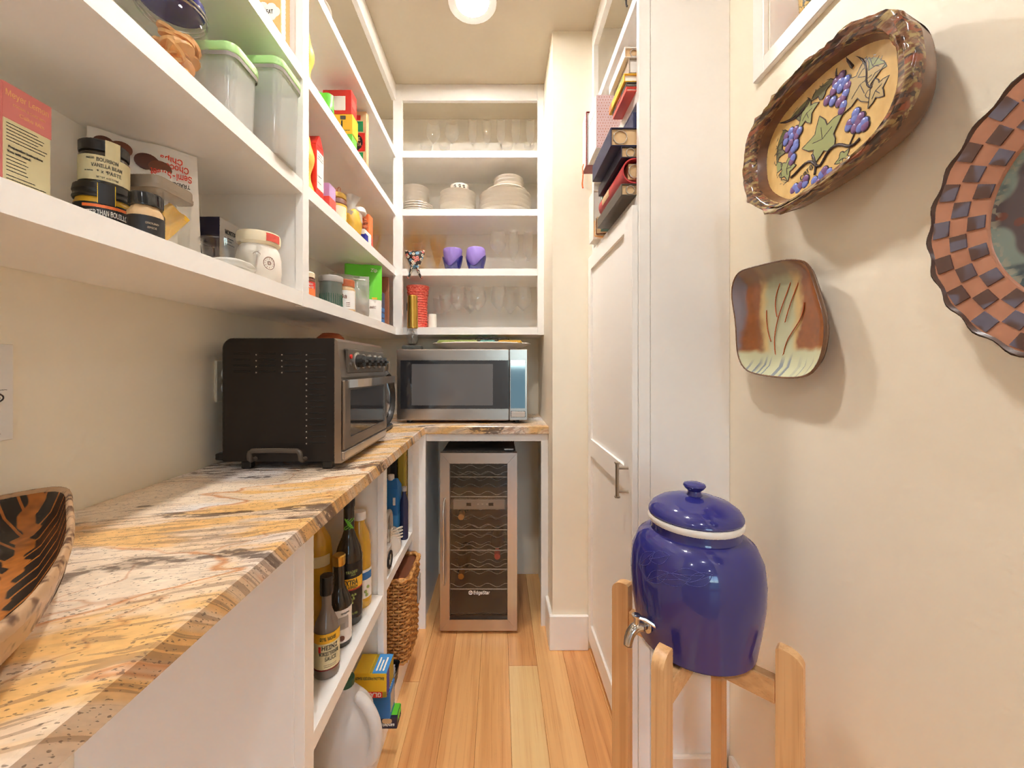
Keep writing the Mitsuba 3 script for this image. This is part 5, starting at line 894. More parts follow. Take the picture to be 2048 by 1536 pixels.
part(d, 'handle', cat_([tube(bez([(-0.2435, WY+0.002, 0.604), (-0.2435, WY-0.022, 0.595), (-0.2435, WY-0.034, 0.414), (-0.2435, WY-0.022, 0.233), (-0.2435, WY+0.002, 0.224)], 40), 0.0048, 10)]), 'chrome', True, label='slim bowed chrome handle')
part(d, 'logo', cat_([txt('EdgeStar', 0.0155, (-0.078, WY+0.0112, 0.177), UX, UZ, wmax=0.072), onface(ext(Point(0, 0).buffer(0.0095).difference(Point(0, 0).buffer(0.0055)), 0.0004), (-0.128, WY+0.0112, 0.179), UX, UZ), onface(ext(Point(0, 0).buffer(0.003), 0.0004), (-0.128, WY+0.0112, 0.179), UX, UZ)]), 'white')
pnl = part(t, 'control_panel', bx(-0.212, 0.028, WY+0.05, WY+0.075, 0.538, 0.584, 0.003), 'grey_plastic'); part(pnl, 'display', bx(-0.150, -0.128, WY+0.0492, WY+0.051, 0.556, 0.570), 'slot_black'); part(pnl, 'display', bx(-0.048, -0.026, WY+0.0492, WY+0.051, 0.556, 0.570), 'slot_black'); part(pnl, 'button', cat_([bx(-0.10+0.02*i, -0.092+0.02*i, WY+0.0492, WY+0.051, 0.562, 0.566) for i in range(3)]), 'white')
part(t, 'hinge', bx(WX1-0.06, WX1-0.012, WY+0.03, WY+0.075, WZ1, WZ1+0.012, 0.004), 'black_plastic')
RZ = [0.685, 0.593, 0.440, 0.345, 0.257, 0.165]
xs = np.linspace(WX0+0.036, WX1-0.036, 60)
for z in RZ:
    r = part(t, 'rack', tube([(WX0+0.036, WY+0.065, z), (WX1-0.036, WY+0.065, z)], 0.003, 8), 'rack_wire', True)
    for y in np.linspace(WY+0.07, YB-0.10, 4): part(r, 'wavy_wire', tube(np.c_[xs, np.full(60, y), z+0.016+0.008*np.sin((xs-xs[0])*2*PI/0.088+1.6)], 0.0016, 5), 'rack_wire', True)
def winebottle(x, z, capm, label):
    t = thing('wine_bottle', label, 'bottle')
    m = lathe([(0, 0), (0.0125, 0.0), (0.0135, 0.002), (0.0135, 0.008)], 24); y0 = WY+0.062
    part(t, 'foil', xf(lathe([(0, 0.0), (0.0135, 0.001), (0.0145, 0.008), (0.0135, 0.012), (0.0135, 0.06)], 24), (x, y0, z), rx=-90), capm, 40)
    part(t, 'body', xf(lathe([(0.0136, 0.058), (0.015, 0.09), (0.03, 0.14), (0.032, 0.16), (0.032, 0.29), (0.026, 0.296), (0, 0.296)], 28), (x, y0, z), rx=-90), 'dark_bottle', 40)
winebottle(-0.176, 0.440+0.0585, 'peach', 'wine bottle with peach foil lying below the cooler control panel'); winebottle(-0.008, 0.257+0.0585, 'coral', 'wine bottle with red foil lying at the right of the cooler'); winebottle(-0.176, 0.165+0.0585, 'gold', 'wine bottle with gold foil lying on the lowest cooler rack')
t = thing('niche_outlet', 'white outlet on the back wall left of the wine cooler', 'outlet'); part(t, 'plate', bx(-0.35+0.004, -0.285, YB-0.006, YB, 0.40, 0.52, 0.002), 'white_plastic')
for z in (0.437, 0.483): part(t, 'socket', xf(lathe([(0, 0), (0.0155, 0), (0.0155, 0.003), (0, 0.0035)], 20), (-0.318, YB-0.0055, z), rx=90), 'grey_plastic', 30)

# ================================================================== tall cabinet books (shelf z 1.690 and 1.990)
def book(name, label, cat, x0, x1, y0, y1, z0, z1, cover, pages='paper', lying=True, group=None, rz=0):
    """Lying book: spine on the aisle side (x0), page ends toward the camera (y0)."""
    t = thing(name, label, cat, group); e = 0.003; cx, cy = x0, (y0+y1)/2
    f = lambda m: xf(xf(m, (-cx, -cy, 0)), (cx, cy, 0), rz=rz)
    part(t, 'cover', cat_([f(bx(x0, x1, y0, y1, z0, z0+e, 0.001)), f(bx(x0, x1, y0, y1, z1-e, z1, 0.001)), f(bx(x0, x0+e, y0, y1, z0+0.0005, z1-0.0005, 0.001))]), cover)
    part(t, 'pages', f(bx(x0+e, x1-0.006, y0+0.006, y1-0.006, z0+e, z1-e)), pages); return t
def binder(label, x0, y0, y1, z0, z1, cover, rings_=True, rz=0, x1=0.61):
    t = book('ring_binder', label, 'binder', x0, x1, y0, y1, z0, z1, cover, 'tan', rz=rz); zm = (z0+z1)/2; r = (z1-z0)*0.36
    part(t, 'ring', cat_([tube([(x0+0.028+r*math.cos(q), y, zm+r*math.sin(q)) for q in th], 0.0016, 5, True) for y in (y0+0.003, )]), 'chrome', True)
    return t
Zb = Z2
binder('dark grey ring binder at the bottom of the binder pile, jutting over the shelf edge', 0.352, 1.138, 1.415, Zb, Zb+0.034, 'dark_grey')
t = thing('ring_binder', 'thick red rounded-spine binder above the grey one', 'binder'); z0, z1 = Zb+0.0345, Zb+0.108; zm = (z0+z1)/2; hh = (z1-z0)/2
arc = [(0.355+hh-hh*math.cos(q), zm+hh*math.sin(q)) for q in np.linspace(-PI/2, PI/2, 16)]
po = Polygon(arc + [(0.61, z1), (0.61, z1-0.004)] + [(0.355+hh-(hh-0.004)*math.cos(q), zm+(hh-0.004)*math.sin(q)) for q in np.linspace(PI/2, -PI/2, 16)] + [(0.61, z0+0.004), (0.61, z0)])
part(t, 'cover', side_ext(po, 1.138, 1.408), 'crimson', 30); part(t, 'pages', bx(0.375, 0.60, 1.145, 1.40, z0+0.014, z1-0.014), 'tan')
part(t, 'spine_label', side_ext(Polygon([(0.355+hh-(hh+0.0006)*math.cos(q), zm+(hh+0.0006)*math.sin(q)) for q in np.linspace(-0.3, 0.5, 8)]+[(0.355+hh-(hh-0.001)*math.cos(q), zm+(hh-0.001)*math.sin(q)) for q in np.linspace(0.5, -0.3, 8)]), 1.28, 1.36), 'tan')
part(t, 'ring', tube([(0.395+0.02*math.cos(q), 1.142, zm+0.02*math.sin(q)) for q in th], 0.002, 5, True), 'chrome', True)
binder('slim dark blue binder between the red and navy binders', 0.352, 1.138, 1.40, Zb+0.1085, Zb+0.142, 'navy_box')
binder('thick navy blue binder on top of the binder pile', 0.322, 1.138, 1.362, Zb+0.1425, Zb+0.196, 'navy')
b = (0.388, 0.58, 1.145, 1.36, Zb+0.1965, Zb+0.245)
t = boxthing('file_box', 'slate blue file box between the binders and the shelf above', 'box', b, 'navy', body='box')
t = book('green_booklet', 'dark green booklet leaning at the far end of the binders', 'booklet', 0.372, 0.55, 1.418, 1.445, Zb, Zb+0.16, 'dark_green'); part(t, 'star_print', xf(blob(0.001, 0.012, 0.012, 1, 0), (0.3722, 1.432, Zb+0.11)), 'white')
book('white_notebook', 'white notebook pile at the far end of the binders', 'notebook', 0.365, 0.56, 1.53, 1.60, Zb, Zb+0.19, 'paper', 'paper')
t = thing('recipe_cards', 'sheaf of loose tan recipe cards poking out under the grey binder', 'cards')
for i in range(4): part(t, 'card', xf(bx(0.0, 0.1, -0.0012, 0.0012, 0.0, 0.06), (0.362, 1.462+0.012*i, Zb), rz=10*i-10), ['tan', 'brown', 'cream', 'peach'][i])
# shelf 1.990
b = (0.352, 0.57, 1.434, 1.555, Z3, 2.184)
t = boxthing('dotted_box', 'white and pink dotted photo box jutting over the cabinet shelf', 'box', b, 'white', body='box')
scene['dot_pink'] = {'type': 'twosided', 'bsdf': {'type': 'principled', 'base_color': {'type': 'rgb', 'value': lin((226, 198, 200))}, 'roughness': 0.5}}
part(t, 'pink_panel', cm(b, 0.001, 0.12, 0.001, 0.192, 0.001), 'dot_pink')
part(t, 'dot', cat_([onface(ext(Point(0, 0).buffer(0.0016, quad_segs=2), 0.0004), (b[0]+0.006+0.0095*i+(0.00475 if j % 2 else 0), b[2]-0.0011, Z3+0.006+0.0105*j), UX, UZ) for i in range(8) for j in range(18)]), 'rust', kind='stuff')
part(t, 'lid_edge', bx(b[0]-0.0008, b[0]+0.0005, b[2], b[3], Z3+0.14, Z3+0.142), 'silver_grey')
t = book('red_edged_book', 'white book with thin dark red cover beyond the dotted box', 'book', 0.345, 0.56, 1.56, 1.628, Z3, 2.205, 'dark_red', 'paper'); part(t, 'dust_jacket', bx(0.3435, 0.345, 1.566, 1.622, Z3+0.005, 2.2), 'paper')
solo('ribbon_bookmark', tube(bez([(0.346, 1.60, Z3+0.03), (0.338, 1.598, Z3+0.005), (0.339, 1.594, Z3-0.02), (0.337, 1.598, Z3-0.05), (0.339, 1.595, Z3-0.072)], 24), np.linspace(0.002, 0.0035, 24), 6), 'orange', 'orange ribbon hanging from the red-edged book', 'bookmark', True)
z = Z3
for nm, lb, h, x0, y1, cov in [('cookbook', 'thin pink cookbook at the bottom of the upper book pile', 0.014, 0.366, 1.27, 'coral'), ('cookbook', 'dark cookbook with red lettering above the pink one', 0.013, 0.366, 1.275, 'dark_grey'), ('cookbook', 'bright yellow cookbook with orange foot in the upper pile', 0.024, 0.360, 1.292, 'yellow'), ('cookbook', 'wide olive-beige cookbook under the white binder', 0.045, 0.374, 1.285, 'taupe'), ('ring_binder', 'white ring binder on top of the upper book pile', 0.030, 0.362, 1.30, 'white')]:
    if nm == 'ring_binder': binder(lb, x0, 1.138, y1, z, z+h, cov)
    else:
        t = book(nm, lb, 'book', x0, 0.60, 1.138, y1, z, z+h, cov)
        if cov == 'yellow': part(t, 'orange_foot', bx(x0-0.0006, x0+0.001, y1-0.03, y1-0.002, z+0.001, z+h-0.001), 'orange'); part(t, 'green_band', bx(x0-0.0006, x0+0.001, 1.15, 1.19, z+0.012, z+h-0.001), 'leaf_green')
        if cov == 'dark_grey': part(t, 'lettering', cat_([txt('COOKING', 0.008, (x0-0.0002, 1.21, z+0.0065), NY, UZ)]), 'coral')
    z += h+0.0004
solo('hanging_cord', cat_([tube(bez([(0.386, 1.225, 2.62), (0.384, 1.235, 2.46), (0.386, 1.23, 2.385), (0.38, 1.222, 2.372), (0.386, 1.215, 2.385), (0.387, 1.20, 2.33), (0.39, 1.195, 2.287)], 40), 0.0028, 6), tube(bez([(0.384, 1.23, 2.386), (0.384, 1.21, 2.36), (0.388, 1.185, 2.32)], 14), 0.0026, 6)]), 'black', 'knotted black cord hanging at the top of the tall cabinet', 'cord', True)

# ================================================================== pottery on the right wall
def onwall(uv_, h): u2 = np.asarray(uv_, float); return np.c_[XR-np.broadcast_to(h, (len(u2),)), u2[:, 0], u2[:, 1]]
def ring_of(O, cO, s, h, jit=0.0, seed=0):
    P = cO+s*(O-cO); nz = (meshkit.fbm(np.c_[P*55, np.full(len(P), seed+s*9)], 2, seed)-0.5)*jit*1.5
    d = (P-cO)/np.linalg.norm(P-cO, axis=1, keepdims=True); return onwall(P+d*nz[:, None], h+nz*0.6)
def glaze_rim(p, n, uv):
    a = fbm(p.x*170, p.y*26, p.z*150, 3); b2 = fbm(p.x*150+4, p.y*30, p.z*150, 3)
    c1 = mix(lin((116, 78, 56)), lin((160, 138, 92)), smoothstep(0.46, 0.66, a)); c1 = mix(c1, lin((66, 50, 44)), smoothstep(0.52, 0.64, b2)); return mix(c1, lin((146, 82, 58)), smoothstep(0.58, 0.7, fbm(p.x*90+9, p.y*24, p.z*90, 3)))
M('glaze_rim', (0, 0, 0), 0.12, tex=glaze_rim, coat=0.8)
M('glaze_brown', (0, 0, 0), 0.25, tex=lambda p, n, uv: mix(lin((122, 84, 56)), lin((78, 52, 38)), fbm(p.x*50, p.y*50, p.z*50, 3)), coat=0.5)
M('glaze_honey', (0, 0, 0), 0.25, tex=lambda p, n, uv: mix(lin((222, 188, 124)), lin((198, 158, 92)), fbm(p.x*40, p.y*90, p.z*40, 3)), coat=0.5)
O1 = np.array([(0.925, 1.634), (0.918, 1.7), (0.875, 1.743), (0.811, 1.76), (0.732, 1.765), (0.657, 1.755), (0.604, 1.736), (0.573, 1.713), (0.553, 1.679), (0.544, 1.633), (0.546, 1.593), (0.562, 1.562), (0.592, 1.54), (0.638, 1.527), (0.698, 1.516), (0.757, 1.511), (0.819, 1.513), (0.875, 1.544), (0.914, 1.588)])
O1 = smooth_closed(O1, 96); c1 = np.array([0.735, 1.637])
cI = np.array([0.775, 1.652])
t = thing('grape_bowl', 'deep oval pottery bowl painted with grapes and vine leaves, mounted on the wall', 'wall bowl')
rr = lambda s, h, j, sd: ring_of(O1, c1, s, h, j, sd)
part(t, 'rim', rings([rr(0.845, 0.066, 0.006, 1), rr(0.865, 0.077, 0.008, 2), rr(0.895, 0.081, 0.010, 3), rr(0.925, 0.079, 0.011, 4), rr(0.955, 0.085, 0.012, 5), rr(0.985, 0.083, 0.011, 6), rr(1.0, 0.074, 0.009, 7), rr(0.985, 0.062, 0.006, 8)]), 'glaze_rim', 70)
def mixring(s, h): return onwall(c1+s*(O1-c1), h)
part(t, 'inner_wall', rings([rr(0.845, 0.066, 0.006, 1), mixring(0.825, 0.058), mixring(0.80, 0.050)]), 'glaze_brown', 70)
part(t, 'floor', rings([mixring(0.80, 0.050), mixring(0.6, 0.0465), mixring(0.02, 0.0455)], False, True), 'glaze_honey', 50)
part(t, 'outside', rings([rr(0.985, 0.062, 0.006, 8), mixring(0.93, 0.035), mixring(0.82, 0.012), mixring(0.74, 0.0006)], False, True), 'glaze_brown', 60)
KS = 0.606/0.627
def sc(y, z): return y*KS, CAM_H+(z-CAM_H)*KS
HF = 0.0472
GC = [[(0.721, 1.728), (0.711, 1.712), (0.733, 1.726), (0.723, 1.718), (0.709, 1.7), (0.723, 1.707), (0.738, 1.712), (0.712, 1.69), (0.753, 1.704), (0.74, 1.694), (0.726, 1.683), (0.717, 1.671), (0.72, 1.665), (0.732, 1.717), (0.717, 1.685)],
 [(0.692, 1.641), (0.683, 1.628), (0.694, 1.632), (0.704, 1.63), (0.676, 1.615), (0.687, 1.623), (0.706, 1.626), (0.694, 1.616), (0.684, 1.611), (0.675, 1.608)],
 [(0.846, 1.7), (0.832, 1.695), (0.822, 1.687), (0.859, 1.698), (0.844, 1.688), (0.83, 1.681), (0.861, 1.687), (0.846, 1.676), (0.832, 1.667), (0.855, 1.669), (0.84, 1.658), (0.846, 1.653), (0.84, 1.64), (0.844, 1.635), (0.832, 1.66)],
 [(0.805, 1.579), (0.807, 1.57), (0.82, 1.572), (0.834, 1.575), (0.84, 1.572), (0.826, 1.567)], [(0.759, 1.573), (0.766, 1.568), (0.753, 1.562), (0.783, 1.565), (0.774, 1.556), (0.748, 1.564)]]
M('grape_purple', (112, 78, 128), 0.2, coat=0.6); M('grape_blue', (104, 118, 190), 0.2, coat=0.6); M('leaf_sage', (146, 152, 100), 0.25, coat=0.5); M('leaf_olive', (98, 98, 66), 0.25, coat=0.5); M('leaf_tan', (180, 156, 106), 0.25, coat=0.5); M('outline_dark', (58, 46, 48), 0.3)
gball = trimesh.creation.icosphere(2); i = 0
for cl in GC:
    bk = [];
    for y, z in cl:
        y, z = sc(y, z)
        bk.append(onface(ext(Point(0, 0).buffer(0.0093, quad_segs=4), 0.0006), (XR-HF+0.0004, y, z), NY, UZ))
        g_ = gball.copy(); g_.apply_scale([0.0022, 0.0076, 0.0082]); g_.apply_translation([XR-HF-0.0008, y, z])
        part(t, 'grape', g_, 'grape_blue' if i % 2 else 'grape_purple', True); i += 1
    part(t, 'grape_outline', cat_(bk), 'outline_dark')
def leafpoly(r, rot, k=5):
    P = []
    for i in range(k*4):
        a = 2*PI*i/(k*4); f = (1.05, 0.82, 0.60, 0.84)[i % 4]*(1.12 if i in (0, 4, k*4-4) else 0.92)*(1+0.06*((i*7) % 3-1)); P.append((r*f*math.cos(a+rot), r*f*math.sin(a+rot)))
    return Polygon(P).buffer(0)
for i, (y, z, r, rot, m) in enumerate([(0.822, 1.740, 0.024, 2.2, 'leaf_olive'), (0.765, 1.738, 0.02, 1.0, 'leaf_olive'), (0.803, 1.712, 0.02, -1.2, 'leaf_sage'), (0.764, 1.637, 0.034, 1.7, 'leaf_sage'), (0.684, 1.685, 0.03, -1.2, 'leaf_tan'), (0.661, 1.700, 0.02, 0.6, 'leaf_sage'), (0.656, 1.655, 0.016, -0.9, 'leaf_tan'), (0.885, 1.705, 0.024, 2.6, 'leaf_olive'), (0.888, 1.676, 0.018, -1.7, 'leaf_olive'), (0.902, 1.645, 0.026, 2.4, 'leaf_sage'), (0.859, 1.627, 0.019, -0.2, 'leaf_sage'), (0.888, 1.604, 0.02, -1.4, 'leaf_tan'), (0.718, 1.576, 0.012, -1.8, 'leaf_sage'), (0.664, 1.728, 0.013, 1.2, 'leaf_olive')]):
    P = leafpoly(r*1.25, rot); y, z = sc(y, z)
    lf = part(t, 'leaf', onface(ext(P, 0.0009), (XR-HF+0.0004+i*2e-5, y, z), NY, UZ), m)
    part(lf, 'outline', onface(ext(P.buffer(0.0008).difference(P.buffer(-0.0004)), 0.0013), (XR-HF+0.0004+i*2e-5, y, z), NY, UZ), 'outline_dark')
    part(lf, 'vein', cat_([onface(xf(bx(0, r*0.7, -0.0005, 0.0005, 0, 0.0013), rz=math.degrees(rot+q)), (XR-HF+0.0004, y, z), NY, UZ) for q in (0, 1.25, -1.25)]), 'outline_dark')
for P, r in [([(0.726, 1.764), (0.711, 1.755), (0.691, 1.74), (0.677, 1.72), (0.672, 1.699), (0.672, 1.682), (0.662, 1.665)], 0.0018), ([(0.90, 1.752), (0.876, 1.737), (0.846, 1.725), (0.822, 1.722), (0.807, 1.726)], 0.003), ([(0.846, 1.602), (0.822, 1.608), (0.792, 1.608), (0.771, 1.588), (0.751, 1.605), (0.726, 1.605), (0.705, 1.59), (0.685, 1.592)], 0.0028), ([(0.789, 1.62), (0.781, 1.596), (0.783, 1.577)], 0.0025), ([(0.722, 1.762), (0.729, 1.75), (0.732, 1.735)], 0.0022), ([(0.711, 1.755), (0.698, 1.726)], 0.003), ([(0.693, 1.61), (0.70, 1.6), (0.705, 1.592)], 0.0012)]:
    part(t, 'branch', tube(onwall(bez(np.array([sc(*q) for q in P]), 20) if len(P) > 2 else np.array([sc(*q) for q in P]), HF), r, 5), 'outline_dark', True)
part(t, 'signature', txt('cera', 0.012, (XR-HF, 0.805*KS, CAM_H+0.395*KS), [0, -0.93, 0.37], [0, 0.37, 0.93], bold=False), 'ink')

def celadon(p, n, uv):
    y, z = p.y, p.z; w = 0.02*(fbm(y*30, z*30, 1.0, 3)-0.5)
    cel = mix(lin((190, 192, 158)), lin((160, 166, 134)), smoothstep(1.30, 1.41, z+w)); lf = smoothstep(0.945, 0.965, y+w+0.10*dr.abs(z-1.33)); rt = smoothstep(0.842, 0.825, y+w*1.5+0.08*(z-1.32))
    hgt = smoothstep(1.225, 1.24, z+w*0.6); br = mix(lin((150, 88, 44)), lin((120, 72, 40)), fbm(y*60, z*60, 3.0, 3))
    col = mix(cel, lin((206, 172, 104)), 0.8*hgt*dr.maximum(smoothstep(0.925, 0.95, y+w+0.10*dr.abs(z-1.33)), smoothstep(0.862, 0.84, y+w)))
    col = mix(col, br, hgt*dr.maximum(lf, rt)); col = mix(col, lin((122, 96, 66)), 0.8*smoothstep(1.385, 1.41, z+w))
    e = noise(y*150, 2.0, 1.0); st = smoothstep(0.6, 0.72, e)*smoothstep(1.218, 1.19, z-0.015*noise(y*60, 1.0, 1.0))
    col = mix(col, lin((104, 116, 136)), 0.8*st); return mix(col, lin((108, 112, 128)), 0.75*smoothstep(0.99, 1.003, y+w))
M('celadon', (0, 0, 0), 0.22, tex=celadon, coat=0.6)
O2 = smooth_closed(np.array([(1.027, 1.402), (1.012, 1.428), (0.955, 1.436), (0.869, 1.428), (0.806, 1.416), (0.781, 1.403), (0.765, 1.376), (0.749, 1.333), (0.735, 1.288), (0.733, 1.26), (0.738, 1.228), (0.747, 1.205), (0.773, 1.18), (0.803, 1.173), (0.869, 1.173), (0.937, 1.179), (0.975, 1.191), (0.999, 1.22), (1.01, 1.29), (1.02, 1.343)]), 80); c2 = O2.mean(0)
w2 = lambda s, h: onwall(c2+s*(O2-c2), h)
t = thing('square_dish', 'small rounded square pottery dish in celadon and rust glaze on the wall', 'wall dish')
part(t, 'glazed_face', rings([w2(0.975, 0.0465), w2(0.93, 0.040), w2(0.82, 0.027), w2(0.6, 0.018), w2(0.02, 0.015)], False, True), 'celadon', 50)
part(t, 'rim', rings([w2(0.975, 0.0465), w2(0.99, 0.0485), w2(1.0, 0.0465), w2(0.995, 0.042)]), 'glaze_brown', 70); part(t, 'outside', rings([w2(0.995, 0.042), w2(0.93, 0.03), w2(0.72, 0.008), w2(0.55, 0.0006)], False, True), 'glaze_brown', 50)
for P in [[(0.885, 1.39), (0.905, 1.345), (0.90, 1.31)], [(0.855, 1.385), (0.885, 1.33), (0.905, 1.28), (0.905, 1.225)], [(0.835, 1.375), (0.86, 1.33), (0.875, 1.295)], [(0.82, 1.33), (0.845, 1.28), (0.875, 1.24), (0.885, 1.215), (0.905, 1.225)], [(0.935, 1.33), (0.93, 1.28), (0.92, 1.255)]]:
    part(t, 'trailed_line', tube(onwall(bez(np.array(P), 14), 0.0185), 0.0011, 5), 'rust', True)

def platter_blue(p, n, uv):
    a = fbm(p.y*30, p.z*30, 1.0, 4); r = dr.sqrt(dr.square(p.y-0.375)+dr.square(p.z-1.372))
    c3 = mix(lin((50, 62, 70)), lin((112, 126, 118)), smoothstep(0.4, 0.62, a)); c3 = mix(c3, lin((70, 58, 62)), smoothstep(0.55, 0.7, noise(p.y*26, p.z*26, 4.0)))
    d1, d2, w = voronoi(p.y*24, p.z*24); c3 = mix(c3, lin((96, 48, 36)), (1-smoothstep(0.10, 0.14, d1))*smoothstep(0.35, 0.4, w)); return mix(c3, lin((140, 134, 118)), 0.7*smoothstep(0.112, 0.119, r)*smoothstep(0.5, 0.6, noise(p.y*300, p.z*300, 1.0)))
M('platter_blue', (0, 0, 0), 0.15, tex=platter_blue, coat=0.8); M('terracotta', (0, 0, 0), 0.3, tex=lambda p, n, uv: mix(lin((184, 130, 104)), lin((156, 104, 80)), fbm(p.y*40, p.z*40, 2.0, 3)), coat=0.4)
M('check_glaze', (0, 0, 0), 0.15, tex=lambda p, n, uv: mix(lin((78, 52, 46)), lin((92, 88, 104)), smoothstep(0.45, 0.7, noise(p.y*70, p.z*70, 3.0))), coat=0.8); M('platter_edge', (70, 44, 36), 0.25, coat=0.5)
c3 = np.array([0.375, 1.372]); R3_ = 0.182; q3 = np.linspace(0, 2*PI, 144, endpoint=False)
def w3(r, h, sc=0.0): rr_ = r*(1+sc*np.cos(24*q3)); return onwall(np.c_[c3[0]+rr_*np.cos(q3), c3[1]+rr_*np.sin(q3)], h)
t = thing('checkered_platter', 'large round pottery platter with brown checkered rim and blue-green centre on the wall', 'wall platter')
part(t, 'centre', rings([w3(0.1215, 0.034), w3(0.11, 0.030), w3(0.06, 0.027), w3(0.001, 0.026)], False, True), 'platter_blue', 50)
part(t, 'band', rings([w3(0.1215, 0.034), w3(0.1235, 0.037), w3(0.178, 0.045, 0.008)]), 'terracotta', 50)
part(t, 'edge', rings([w3(0.178, 0.045, 0.008), w3(0.181, 0.0475, 0.012), w3(0.184, 0.045, 0.014), w3(0.181, 0.038, 0.012)]), 'platter_edge', 70); part(t, 'outside', rings([w3(0.181, 0.038, 0.012), w3(0.14, 0.015), w3(0.10, 0.0006)], False, True), 'platter_edge', 50)
NA = 44
for k in range(3):
    ra, rb = 0.1245+k*0.0178, 0.1245+k*0.0178+0.0165
    for j in range(NA):
        if (j+k) % 2: continue
        a0, a1 = 2*PI*(j+0.06)/NA, 2*PI*(j+0.94)/NA
        V = [onwall(np.array([(c3[0]+r*math.cos(a), c3[1]+r*math.sin(a))]), 0.037+(r-0.1235)*0.147+dh)[0] for dh in (-0.001, 0.0016) for r, a in ((ra, a0), (rb, a0), (rb, a1), (ra, a1))]
        part(t, 'check_tile', trimesh.convex.convex_hull(np.array(V)), 'check_glaze')
# niche gourd
t = thing('painted_gourd', 'patterned painted vase standing in the wall niche', 'vase'); c = (0.712, 0.872, NZ0+0.004)
M('gourd', (0, 0, 0), 0.3, tex=lambda p, n, uv: mix(mix(lin((206, 170, 96)), lin((180, 48, 40)), smoothstep(0.55, 0.6, noise(p.y*30, p.z*40, p.x*30))), lin((70, 66, 50)), 1-smoothstep(0.06, 0.1, voronoi((p.y+p.x)*90, p.z*70)[1]-voronoi((p.y+p.x)*90, p.z*70)[0])), coat=0.6)
part(t, 'body', lathe([(0, 0), (0.022, 0.0), (0.028, 0.006), (0.04, 0.05), (0.041, 0.08), (0.03, 0.12), (0.016, 0.14), (0.015, 0.19), (0.018, 0.196), (0.012, 0.196), (0, 0.19)], 36, c), 'gourd', 40)

# ================================================================== water dispenser
DC = (0.421, 0.851)
t = thing('dispenser_stand', 'four-legged pine stand holding the blue water crock', 'stand')
for i, (sx, sy) in enumerate(((-1, 1), (-1, -1), (1, -1), (1, 1))):
    Rr = 0.168; zt = 0.672
    prof = Polygon([(-0.021, 0.0005), (0.021, 0.0005)] + [(0.021-0.03+0.03*math.cos(q), zt-0.024+0.024*math.sin(q)) for q in np.linspace(0.0, PI/2, 8)] + [(-0.021+0.004, zt), (-0.021, zt-0.004)])
    m = trimesh.creation.extrude_polygon(prof, 0.023, engine='earcut'); v = m.vertices.copy(); m.vertices = np.c_[v[:, 0]+Rr, v[:, 2]-0.0115, v[:, 1]]; m.fix_normals()
    part(t, 'leg', xf(m, (DC[0], DC[1], 0), rz=math.degrees(math.atan2(sy, sx))), 'pine', 20)
part(t, 'cross_bar', xf(bx(-0.1465, 0.1465, -0.011, 0.011, 0.563, 0.609, 0.002), (DC[0], DC[1], 0), rz=45), 'pine_bar'); part(t, 'cross_bar', xf(cat_([bx(0.0115, 0.1465, -0.011, 0.011, 0.563, 0.609, 0.002), bx(-0.1465, -0.0115, -0.011, 0.011, 0.563, 0.609, 0.002)]), (DC[0], DC[1], 0), rz=-45), 'pine_bar')
part(t, 'ring_pad', lathe([(0.09, 0.6092), (0.113, 0.6092), (0.113, 0.613), (0.09, 0.613)], 48, (*DC, 0)), 'clear_plastic')
t = thing('water_crock', 'glossy cobalt blue ceramic water crock with lidded top and spigot', 'water dispenser'); c = (*DC, 0.6135)
part(t, 'body', lathe([(0, 0), (0.108, 0.0), (0.114, 0.005), (0.122, 0.05), (0.129, 0.10), (0.131, 0.145), (0.127, 0.185), (0.115, 0.214), (0.097, 0.228), (0.089, 0.232), (0.087, 0.238), (0.087, 0.250), (0, 0.250)], 72, c), 'cobalt', 40)
part(t, 'white_ring', lathe([(0.08, 0.250), (0.0915, 0.250), (0.094, 0.254), (0.094, 0.260), (0.0915, 0.264), (0.08, 0.264)], 64, c), 'white_ceramic', 40)
l = part(t, 'lid', lathe([(0, 0.2645), (0.0905, 0.2645), (0.093, 0.268), (0.092, 0.273), (0.086, 0.283), (0.072, 0.293), (0.05, 0.301), (0.03, 0.306), (0.014, 0.307), (0, 0.307)], 64, c), 'cobalt', 40)
part(l, 'knob', lathe([(0, 0.306), (0.0165, 0.306), (0.0135, 0.311), (0.0125, 0.316), (0.019, 0.322), (0.0225, 0.327), (0.021, 0.331), (0.012, 0.334), (0, 0.3345)], 40, c), 'cobalt', 40)
def crock_pt(ang, zz):      # a point on the crock's shoulder
    from scipy.interpolate import PchipInterpolator
    r = float(PchipInterpolator([0.10, 0.145, 0.185, 0.214, 0.228], [0.129, 0.131, 0.127, 0.115, 0.097])(zz))+0.0002
    return [c[0]+r*math.cos(ang), c[1]+r*math.sin(ang), c[2]+zz]
def lid_pt(ang, r): return [c[0]+r*math.cos(ang), c[1]+r*math.sin(ang), c[2]+0.2642+0.0418*(1-(r/0.093)**2.2)]
et = []
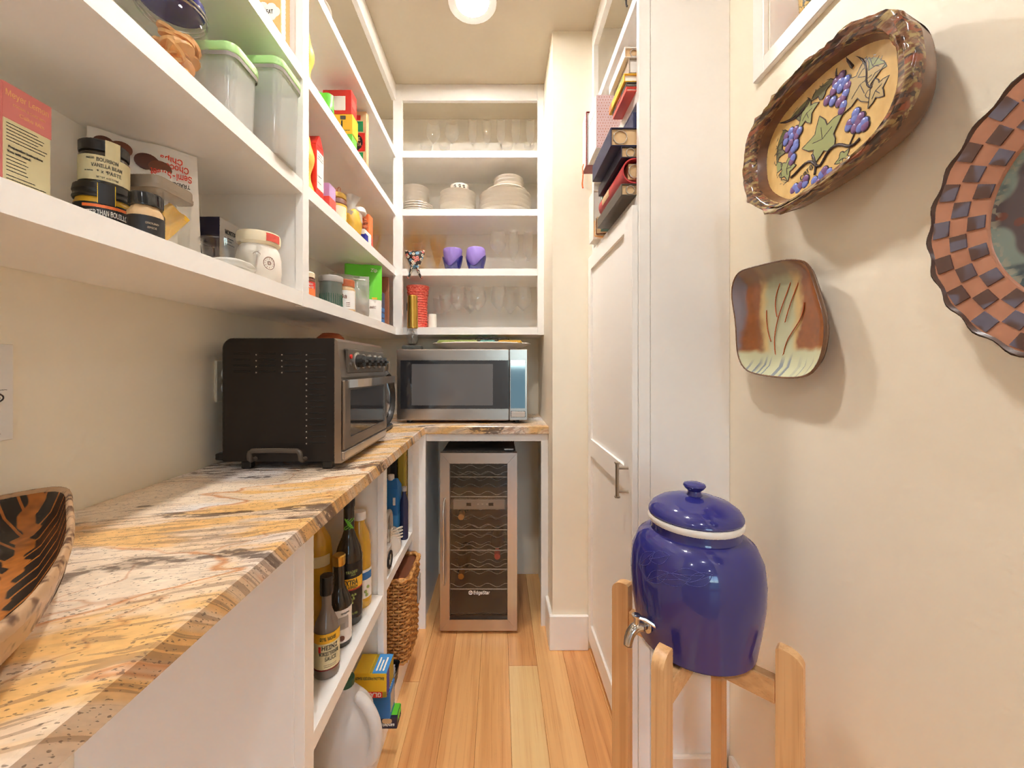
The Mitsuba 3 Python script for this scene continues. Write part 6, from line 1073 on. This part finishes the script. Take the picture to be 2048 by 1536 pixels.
for a0_, z0_, ph, Ln in [(-2.75, 0.150, 0.7, 0.055), (-2.55, 0.165, 0.35, 0.06), (-2.95, 0.170, 0.9, 0.05), (-2.35, 0.185, 0.2, 0.055), (-2.75, 0.192, 0.5, 0.045), (-2.15, 0.175, 0.5, 0.05)]:
    for w_ in (0.011, -0.011, 0.0):
        et.append(tube([crock_pt(a0_+(u*math.cos(ph)-w_*math.sin(PI*u/Ln)*math.sin(ph))/0.118, min(0.2275, z0_+u*math.sin(ph)+w_*math.sin(PI*u/Ln)*math.cos(ph))) for u in np.linspace(0, Ln, 16)], 0.0004, 4))
part(t, 'etched_leaf', cat_(et), 'cobalt_light', True)
part(l, 'etched_leaf', cat_([tube([lid_pt(-2.6+i*0.16+0.10*math.sin(PI*k)*s2, 0.06+0.026*k) for k in np.linspace(0, 1, 10)], 0.0004, 4) for i in range(5) for s2 in (1, -1)]), 'cobalt_light', True)
sd = np.array([-0.95, -0.31, 0.0]); sd /= np.linalg.norm(sd); s0 = np.array([c[0], c[1], 0.6135+0.052])+sd*0.121
sp = part(t, 'spigot', cat_([tube(bez([s0, s0+sd*0.012, s0+sd*0.024+[0, 0, 0.001], s0+sd*0.038+[0, 0, -0.006], s0+sd*0.046+[0, 0, -0.022], s0+sd*0.048+[0, 0, -0.032]], 24), np.r_[np.full(5, 0.008), np.linspace(0.011, 0.0085, 19)], 14), tube([s0+sd*0.0, s0+sd*0.005], 0.015, 20)]), 'chrome', True, label='chrome spigot')
lv = np.array([0.75, -0.66, 0])
part(sp, 'lever', cat_([tube([s0+sd*0.026+[0, 0, 0.008], s0+sd*0.026+[0, 0, 0.024]], 0.0065, 12), tube([s0+sd*0.032+[0, 0, 0.024], s0+sd*0.02+lv*0.012+[0, 0, 0.020], s0+sd*0.008+lv*0.026+[0, 0, 0.008]], 0.0045, 8), xf(lathe([(0, 0), (0.0085, 0.0), (0.0085, 0.003), (0, 0.004)], 20), s0+sd*0.028+[0, 0, 0.023])]), 'chrome', 40)
